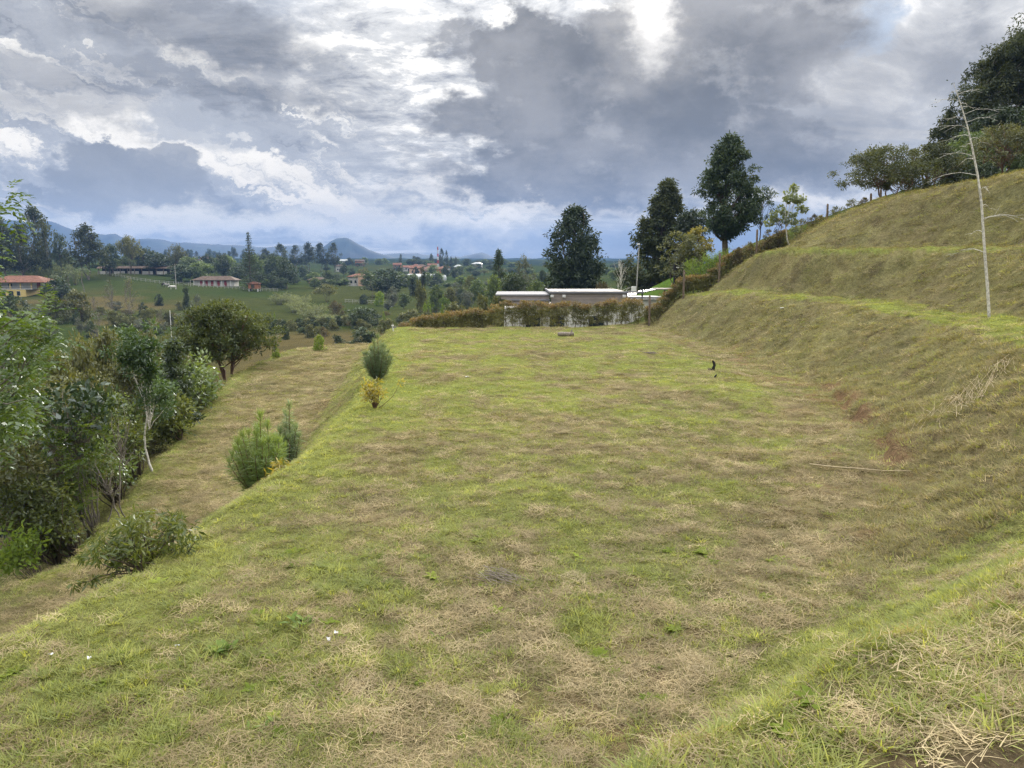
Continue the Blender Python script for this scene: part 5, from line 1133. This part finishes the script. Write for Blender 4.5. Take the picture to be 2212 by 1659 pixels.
# village houses on the hill with the mast
VH = [(861, 690, 7, 'brick', 'tile', 'brick house at the left end of the hill village'), (885, 640, 8, 'white', 'tile', 'white house with red roof, second from left in the hill village'), (902, 650, 6, 'pink', 'tile', 'pink walled house above the white gabled one'), (914, 600, 7, 'white', 'tile2', 'white gabled house with dark roof in the hill village'),
      (900, 560, 9, 'pink', 'tile', 'wide salmon house at the lower edge of the hill village'), (929, 585, 10, 'brick', 'tile', 'long orange roofed house left of the mast'), (949, 555, 9, 'brick', 'tile', 'orange roofed house at the foot of the mast'), (936, 640, 7, 'white', 'tile', 'white house just above the long orange roofed one'),
      (964, 575, 7, 'white', 'tile', 'small white house right of the mast'), (925, 520, 6, 'white', 'tile2', 'small white house above the greenhouse'), (747, 820, 8, 'white', 'gh', 'white roofed house on the far hill below the blue peak'), (780, 760, 8, 'brick', 'tile2', 'brown roofed house on the far hill right of the blue peak'), (738, 640, 7, 'white', 'tile2', 'small pale house in the fields below the far grove'), (992, 600, 7, 'white', 'gh', 'white roofed shed on the hill right of the mast'), (1030, 720, 9, 'white', 'gh', 'white shed on the far right hill near the pointed fir')]
for px, Y, w, wm, rm, lb in VH:
    h = place('village_house', px, Y, lb, 'house', R((px*7) % 40-20)); box('wall', h, M[wm+'2' if wm == 'white' else wm], -w/2, w/2, 0, w*.7, -1.5, 3.2 if px % 2 else 4.6); hip_roof('roof', h, M[rm], -w/2, w/2, 0, w*.7, 3.2 if px % 2 else 4.6, 1.5, .5, px % 3 > 0); windows(h, (-w/4, w/4), 0, 1.2, 2.5, 1.2); box('door', h, M['dark'], -.5, .5, -.05, .05, -.2, 2.0)
for i in range(12):
    px = 372+i*11+rv.uniform(-4, 4); Y = 1080+rv.uniform(-80, 120); w = rv.uniform(6, 9)
    h = place('village_house', px, Y, 'tiny red roofed house in the distant village on the left ridge', 'house', rv.uniform(-.4, .4), 0, 'houses of the distant ridge village'); box('wall', h, M[rv.choice(['brick', 'white', 'pink'])], -w/2, w/2, 0, 8, -4, 3.2); hip_roof('roof', h, M['tile'], -w/2, w/2, 0, 8, 3.2, 1.4, .5)
# mast
h = place('radio_mast', 948, 700, 'tall red and white lattice mast among the hilltop trees', 'mast'); zt = at(948, 533, 700)[2]-h.location[2]
for k in range(7):
    z0, z1 = zt*k/7, zt*(k+1)/7; w0, w1 = .9-.09*k, .9-.09*(k+1); ps = []
    for sx, sy in ((-1, -1), (1, -1), (1, 1), (-1, 1)): ps.append((np.array([(sx*w0, sy*w0, z0), (sx*w1, sy*w1, z1)]), np.array([.16, .16])))
    for s in (-1, 1): ps += [(np.array([(-w0, s*w0, z0), (w1, s*w1, z1)]), np.array([.10, .10])), (np.array([(w0, s*w0, z0), (-w1, s*w1, z1)]), np.array([.10, .10]))]
    V, F = tubes(ps, 4); link('lattice_section', np_mesh('mast', V, F, M['redp'] if k % 2 == 0 else M['whitep']), h)
V, F = tubes([(np.array([(0, 0, zt), (0, 0, zt+3)]), np.array([.08, .03]))], 4); link('antenna', np_mesh('antenna', V, F, M['whitep']), h)
# modern house behind the hedge
h = empty('modern_house', (0, 58.5, -2.2)); tag(h, 'low modern house with flat roofs and taupe cladding behind the hedge', 'house'); zb = 2.2
box('wall', h, M['white'], 3.0, 8.7, 0, 7, -1.5, 3.0); box('white_wing', h, M['white'], 8.72, 12.2, .3, 7, -1.5, 3.55)
for k in range(4): box('cladding_board', h, M['taupe'], 2.95, 8.7, -.30, -.02, 3.02+k*.25, 3.02+k*.25+.235)
rf = box('roof', h, M['taupe'], 2.9, 8.72, -.25, 7.3, 4.03, 4.10); box('roof_edge', rf, M['metal'], 2.80, 9.9, -.42, -.26, 4.02, 4.17); box('roof_edge', rf, M['metal'], 2.80, 2.92, -.2, 7.3, 4.02, 4.17)
box('roof_edge', rf, M['metal'], 8.0, 12.3, .02, .22, 3.60, 3.72)
box('left_wall', h, M['white'], -.6, 2.9, .6, 7, -1.5, 2.7)
for k, (x0, z) in enumerate(((-1.25, 3.82), (-.45, 3.46), (.3, 3.04))): sl_ = box('roof_slab', h, M['metal'], x0, 2.85, .1-.25*k, 6.5, z, z+.10); box('fascia', sl_, M['taupe'], x0+.4, 2.83, .18-.25*k, .30-.25*k, z-.26, z-.012)
pn = mesh_obj('solar_panel', [(8.2, -.1, 3.75), (10.9, -.1, 4.30), (10.9, 1.6, 4.34), (8.2, 1.6, 3.79), (8.2, -.1, 3.70), (10.9, -.1, 4.25), (10.9, 1.6, 4.29), (8.2, 1.6, 3.74)], [(0, 1, 2, 3), (7, 6, 5, 4), (0, 4, 5, 1), (1, 5, 6, 2), (2, 6, 7, 3), (3, 7, 4, 0)], M['panel'], h); box('panel_frame', pn, M['taupe'], 10.9, 12.4, -.15, 1.6, 4.27, 4.36)
for x in (9.9, 11.6): box('panel_support', h, M['metal'], x-.05, x+.05, .3, .4, 3.5, 4.28)
for x in (3.4, 1.6, 6.4): windows(h, (x,), -.001 if x > 3 else .6, .6, 2.3, 1.1)
for x in (3.0, 3.9, 8.4):
    fl = box('flood_light', h, M['whitep'], x-.12, x+.12, -.62, -.45, 3.72, 3.90, .02)
# fence posts on the ridge and by the hedge
for px, top, Y, hh, lb in [(1626, 497, 51.3, 1.5, 'wooden post sticking out of the ridge hedge left of the large leaved tree'), (1772, 442, 50.6, 1.7, 'tall wooden post on the ridge right of the large leaved tree'), (1862, 420, 47.3, 1.2, 'dark wooden post under the umbrella shaped crest tree, left one'), (1882, 418, 46.5, 1.2, 'dark wooden post under the umbrella shaped crest tree, right one'), (1549, 548, 51.6, 1.5, 'wooden post in the climbing hedge below the bamboo'), (1474, 585, 51.2, 1.5, 'grey wooden post low in the climbing hedge'), (1402, 640, 50.4, 1.8, 'wooden post at the lower end of the climbing hedge')]:
    X = (px-1106)/1662.5*Y; z = hz(X, Y); H = max(at(px, top, Y)[2]-z, .8); V, F = tubes([(np.array([(0, 0, -.4), (.01, 0, H*.5), (0, .01, H), (0, .01, H+.06)]), np.array([.075, .07, .068, .02]))], 8)
    o = link('fence_post', np_mesh('fence_post', V, F, M['wood'], True), None, (X, Y, z)); tag(o, lb, 'post', 'wooden fence posts of the boundary')
# wires between them
# lamp post with white box
h = place('lamp_post', 1372, 68, 'thin pale lamp post with a white box beside the grassy mound', 'lamp post'); H = at(1376, 531, 68)[2]-h.location[2]
V, F = tubes([(np.array([(0, 0, -.3), (.08, 0, H*.5), (.18, 0, H)]), np.array([.055, .05, .045]))], 8); link('pole', np_mesh('lamp_pole', V, F, M['concrete'], True), h)
V, F = tubes([(np.array([(.18, 0, H), (.05, -.3, H+.12)]), np.array([.03, .03]))], 6); link('arm', np_mesh('lamp_arm', V, F, M['metal'], True), h); box('lamp_head', h, M['whitep'], -.08, .16, -.55, -.28, H+.06, H+.18, .03)
box('white_box', h, M['whitep'], -.42, -.02, -.16, .02, H*.12, H*.30, .02)
h = place('dark_cabinet', 1462, 62.5, 'small black cabinet in the gap of the yellowing trees', 'cabinet', dz=.0); zz = at(1462, 590, 62.5)[2]-h.location[2]
box('body', h, M['dark'], -.33, .33, 0, .4, min(zz, 0)-.1, zz+.85); box('shelf', h, M['whitep'], -.2, .36, -.06, -.01, zz+.42, zz+.50); box('post', h, M['wood'], -.05, .05, .15, .25, -1.2, zz+.2)
# poles
def pole(px, top, Y, label, r0=.14, mat=None, arm=True, name='utility_pole', lean=0.0):
    X = (px-1106)/1662.5*Y; z = hz(X, Y); H = at(px, top, Y)[2]-z; h = empty(name, (X, Y, z)); V, F = tubes([(np.array([(0, 0, -.5), (lean*H*.5, 0, H*.5), (lean*H, 0, H)]), np.array([r0, r0*.85, r0*.7]))], 8)
    link('shaft', np_mesh('pole', V, F, mat or M['concrete'], True), h)
    if arm: box('cross_arm', h, M['wood'], lean*H-.8, lean*H+.8, -.16, -.05, H-.45, H-.33); [box('insulator', h, M['whitep'], lean*H+x-.05, lean*H+x+.05, -.15, -.06, H-.32, H-.18) for x in (-.7, .7)]
    return tag(h, label, 'pole')
pole(2196, 138, 43, 'grey wooden utility pole on the crest at the right picture edge', .17, M['concrete'], False)
pole(386, 570, 281, 'pale concrete utility pole beside the cows', .16); pole(369, 670, 108, 'thin white pole on the slope above the white stemmed tree', .07, M['whitep'], False, 'marker_pole'); pole(417, 604, 292, 'short pole at the left end of the red doored stable', .12, None, False); pole(964, 572, 640, 'grey pole right of the mast', .2, None, False)
h = place('tap_post', 850, 47.3, 'short white tap post at the far left corner of the lawn', 'post'); zz = at(848, 704, 47.3)[2]-h.location[2]; V, F = tubes([(np.array([(0, 0, -.3), (-.03, 0, zz*.5), (-.06, 0, zz)]), np.array([.04, .038, .036]))], 8); link('pipe', np_mesh('pipe', V, F, M['whitep'], True), h); box('tap', h, M['metal'], -.05, .16, -.03, .03, zz-.12, zz-.05); box('cap', h, M['whitep'], -.12, .0, -.05, .05, zz-.02, zz+.06, .01)
# white rail fences on the far pasture
def rail_fence(p, label, n=20):
    pts_ = [at(*q) for q in p]; xs_ = np.linspace(0, 1, n); X = np.interp(xs_, np.linspace(0, 1, len(p)), [q[0] for q in pts_]); Y = np.interp(xs_, np.linspace(0, 1, len(p)), [q[1] for q in pts_]); Z = height(X, Y)
    h = empty('rail_fence', (X[0], Y[0], Z[0])); P = np.stack([X-X[0], Y-Y[0], Z-Z[0]], 1)
    for q in P: box('post', h, M['rail'], q[0]-.06, q[0]+.06, q[1]-.06, q[1]+.06, q[2]-.3, q[2]+1.2)
    for dz in (.5, 1.05): V, F = tubes([(P+np.array([0, -.14, dz]), np.full(n, .045))], 4); link('rail', np_mesh('rail', V, F, M['rail']), h)
    return tag(h, label, 'fence')
rail_fence([(212, 592, 326), (300, 607, 310), (440, 624, 290)], 'white rail fence running down below the long stable', 28); rail_fence([(430, 624, 292), (600, 630, 285)], 'white rail fence in front of the red doored stable', 22); rail_fence([(745, 637, 245), (850, 640, 240)], 'rail fence below the massive dark tree', 14)
# cows
def cow(px, Y, rz, pied, label):
    X = (px-1106)/1662.5*Y; r = np.random.default_rng(int(px)); pt = np.array
    body = (pt([(-.95, 0, .98), (-.8, 0, 1.02), (-.3, 0, .98), (.3, 0, .98), (.75, 0, 1.05), (.98, 0, 1.12), (1.2, 0, 1.12), (1.42, 0, 1.0), (1.62, 0, .82), (1.74, 0, .72)]), pt([.12, .30, .40, .41, .36, .26, .19, .17, .13, .07]))
    legs = [(pt([(x, s*.2, .95), (x+k1, s*.21, .62), (x+k2, s*.2, .34), (x+k3, s*.2, .02)]), pt([.17, .11, .065, .06])) for x, k1, k2, k3 in ((.7, .02, -.02, .0), (-.78, .08, -.08, -.04)) for s in (-1, 1)]
    tail = [(pt([(-.98, 0, 1.2), (-1.12, 0, .9), (-1.1, 0, .45)]), pt([.05, .025, .03]))]; ears = [(pt([(1.36, s*.1, 1.12), (1.34, s*.28, 1.14)]), pt([.06, .02])) for s in (-1, 1)]
    V, F = tubes([body]+legs+tail+ears, 8); V[:, 1] *= .95
    o = link('cow', np_mesh('cow', V, F, pied, True), None, (X, Y, hz(X, Y)), rz); return tag(o, label, 'cow', 'cows on the pasture')
m_cow1 = simple_mat('hide_black', (.012, .011, .010), .7); m_cow2 = simple_mat('hide_pied', (.35, .34, .32), .7, 1.1, .95); m_cow3 = simple_mat('hide_white', (.6, .58, .54), .7, 1.3, .25)
cow(360, 287, 1.2, m_cow1, 'black cow, highest of the three by the utility pole'); cow(367, 285, 2.9, m_cow2, 'black and white cow in the middle of the three'); cow(379, 280, 3.4, m_cow3, 'white cow, lowest of the three by the utility pole')
# things lying on the lawn
def on(px, py):                                       # where a line of sight meets the ground
    a, f, u = ray(px, py); t = np.geomspace(2, 120, 1600); X, Y = a*t, f*t; Z = CAMZ+u*t; H = height(X, Y); i = int(np.argmax(Z < H)); return X[i], Y[i], H[i]
x, y, z = on(1222, 727); r = np.random.default_rng(3)
V, F = tubes([(np.array([(-.45, 0, .12), (-.44, 0, .12), (-.2, .02, .13), (.15, -.01, .12), (.44, .02, .13), (.45, .02, .13)]), np.array([.01, .11, .13, .12, .12, .01])), (np.array([(.3, 0, .2), (.34, 0, .38)]), np.array([.05, .03]))], 10); tag(link('log', np_mesh('log', V, F, M['log'], True), None, (x, y, z)), 'short grey log lying on the lawn near the hedge', 'log')
x, y, z = on(1541, 800); V, F = tubes([(np.array([(0, 0, -.1), (.0, 0, .10), (.03, 0, .2), (.0, 0, .30), (-.04, .0, .36)]), np.array([.06, .055, .05, .05, .035])), (np.array([(.02, 0, .0), (-.10, 0, .03), (-.2, .02, .05)]), np.array([.05, .045, .03]))], 7); tag(link('burnt_stump', np_mesh('stump', V, F, M['black'], True), None, (x, y, z)), 'small charred black stump poking from the lawn by the bank', 'stump')
x, y, z = on(1546, 815); V, F = tubes([(np.array([(-.06, 0, -.05), (0, 0, .06), (.05, 0, .10)]), np.array([.04, .035, .01]))], 7); tag(link('burnt_stump', np_mesh('stump', V, F, M['black'], True), None, (x, y, z)), 'tiny charred stub just in front of the black stump', 'stump')
def sticks(name, px, py, n, L, w, label, cat, mat, seed, dirv, rad=.004, thick=False):
    r = np.random.default_rng(seed); x, y, z = on(px, py); ps = []
    for i in range(n):
        dx_, dy_ = r.normal(0, w*.5), r.normal(0, w*.4); a = dirv+r.normal(0, .35); l = L*r.uniform(.4, 1.1); t = np.linspace(-.5, .5, 5); X = x+dx_+math.cos(a)*l*t; Y = y+dy_+math.sin(a)*l*t; Z = height(X, Y)+r.uniform(.01, .08)+.05*r.uniform()*(t+.5); ps.append((np.stack([X-x, Y-y, Z-z], 1), np.linspace(rad, rad*.5, 5)))
    V, F = tubes(ps, 5); o = link(name, np_mesh(name, V, F, mat, True), None, (x, y, z)); tag(o, label, cat); return o
o = sticks('stalk_pile', 2085, 868, 70, 1.0, .8, 'spread heap of pale dry stalks lying on the bank below the terrace', 'dry stalks', M['straw'], 5, 1.0, .0045); o['kind'] = 'stuff'
o = sticks('stalk_pile', 2160, 800, 22, .5, .25, 'small heap of dry stalks at the top of the bank', 'dry stalks', M['straw'], 6, 1.0, .006); o['kind'] = 'stuff'
o = sticks('twig_pile', 1408, 765, 24, .5, .25, 'little heap of grey twigs on the lawn left of the black stump', 'twigs', M['log'], 7, .3, .008); o['kind'] = 'stuff'
o = sticks('twig_pile', 1085, 1255, 46, .5, .22, 'flattened heap of grey dead stems in the middle of the lawn foreground', 'twigs', M['log'], 8, -.6, .004); o['kind'] = 'stuff'
sticks('bamboo_stick', 1855, 1022, 1, 1.9, 0, 'long thin bamboo stick lying at the foot of the bank', 'stick', M['straw'], 9, .25, .012)
for px, py, lb in [(110, 1425, 'small white plastic scrap, leftmost in the foreground grass'), (195, 1432, 'white plastic scrap right of the leftmost one'), (710, 1388, 'crumpled white scrap beside the weed rosettes'), (726, 1376, 'second white scrap close behind the crumpled one'), (384, 1405, 'tiny pale scrap between the scraps and the weeds'), (1009, 817, 'white pebble on the far lawn'), (1690, 668, 'white stick on the first terrace bank')]:
    x, y, z = on(px, py); r = np.random.default_rng(int(px)); n = 9; s = .028*max(1, y/10); a = np.linspace(0, 2*math.pi, n+1)[:-1]; V = [(0, 0, .012)]+[(math.cos(t)*s*r.uniform(.5, 1.2), math.sin(t)*s*r.uniform(.4, .9), r.uniform(-.012, .03)) for t in a]; V += [(v[0], v[1], v[2]-.004) for v in V]; F = [(0, i+1, (i+1) % n+1) for i in range(n)]+[(n+1, n+1+(i+1) % n+1, n+1+i+1) for i in range(n)]+[(i+1, n+1+i+1, n+1+(i+1) % n+1, (i+1) % n+1) for i in range(n)]
    tag(mesh_obj('litter_scrap', V, F, M['paper'], None, False, (x, y, z+.045)), lb, 'litter')
# broad-leaved weeds
def weed(px, py, n, L, asp, label, seed, lm='bright'):
    r = np.random.default_rng(seed); x, y, z = on(px, py); e = empty('weed_rosette', (x, y, z)); a = r.uniform(0, 6.283, n); el_ = r.uniform(.25, 1.0, n); D = np.stack([np.cos(a)*np.cos(el_), np.sin(a)*np.cos(el_), np.sin(el_)], 1); P = r.normal(0, .05, (n, 3))*np.array([1, 1, .1])
    T = np.clip(r.normal(.5, .25, n), 0, 1); Vv, Ff, Tt = [], [], []
    for i in range(n):
        l = L*r.uniform(.5, 1.1); w = l*asp; d = D[i]; s = np.cross(d, [0, 0, 1.]); s /= np.linalg.norm(s); b0 = len(Vv); k_ = [0, .25, .5, .75, 1]; ww = [.12, .8, 1, .7, .02]
        for k, wk in zip(k_, ww):
            c = P[i]+d*l*k+np.array([0, 0, -l*.45*k*k]); Vv += [c+s*w*wk*.5+np.array([0, 0, w*.12]), c, c-s*w*wk*.5+np.array([0, 0, w*.12])]; Tt += [T[i]]*3
        for k in range(4):
            q_ = b0+3*k; Ff += [(q_, q_+1, q_+4, q_+3), (q_+1, q_+2, q_+5, q_+4)]
    link('leaves', np_mesh('weed', np.array(Vv), np.array(Ff), LM[lm], True, {'tint': ('FLOAT', np.array(Tt))}), e); V, F = tubes([(np.array([(0, 0, -.05), (0, 0, .04)]), np.array([.015, .008]))], 6); link('stem', np_mesh('weed_stem', V, F, bark), e); return tag(e, label, 'weed')
weed(650, 1345, 26, .22, .22, 'spreading broad leaved weed in the foreground grass, upper one', 21); weed(480, 1408, 34, .20, .28, 'lush broad leaved weed left of the white scraps', 22); weed(590, 1570, 16, .14, .2, 'small bright grassy weed low in the foreground', 23); weed(950, 1375, 22, .16, .14, 'bright tufted weed in the middle foreground', 24)
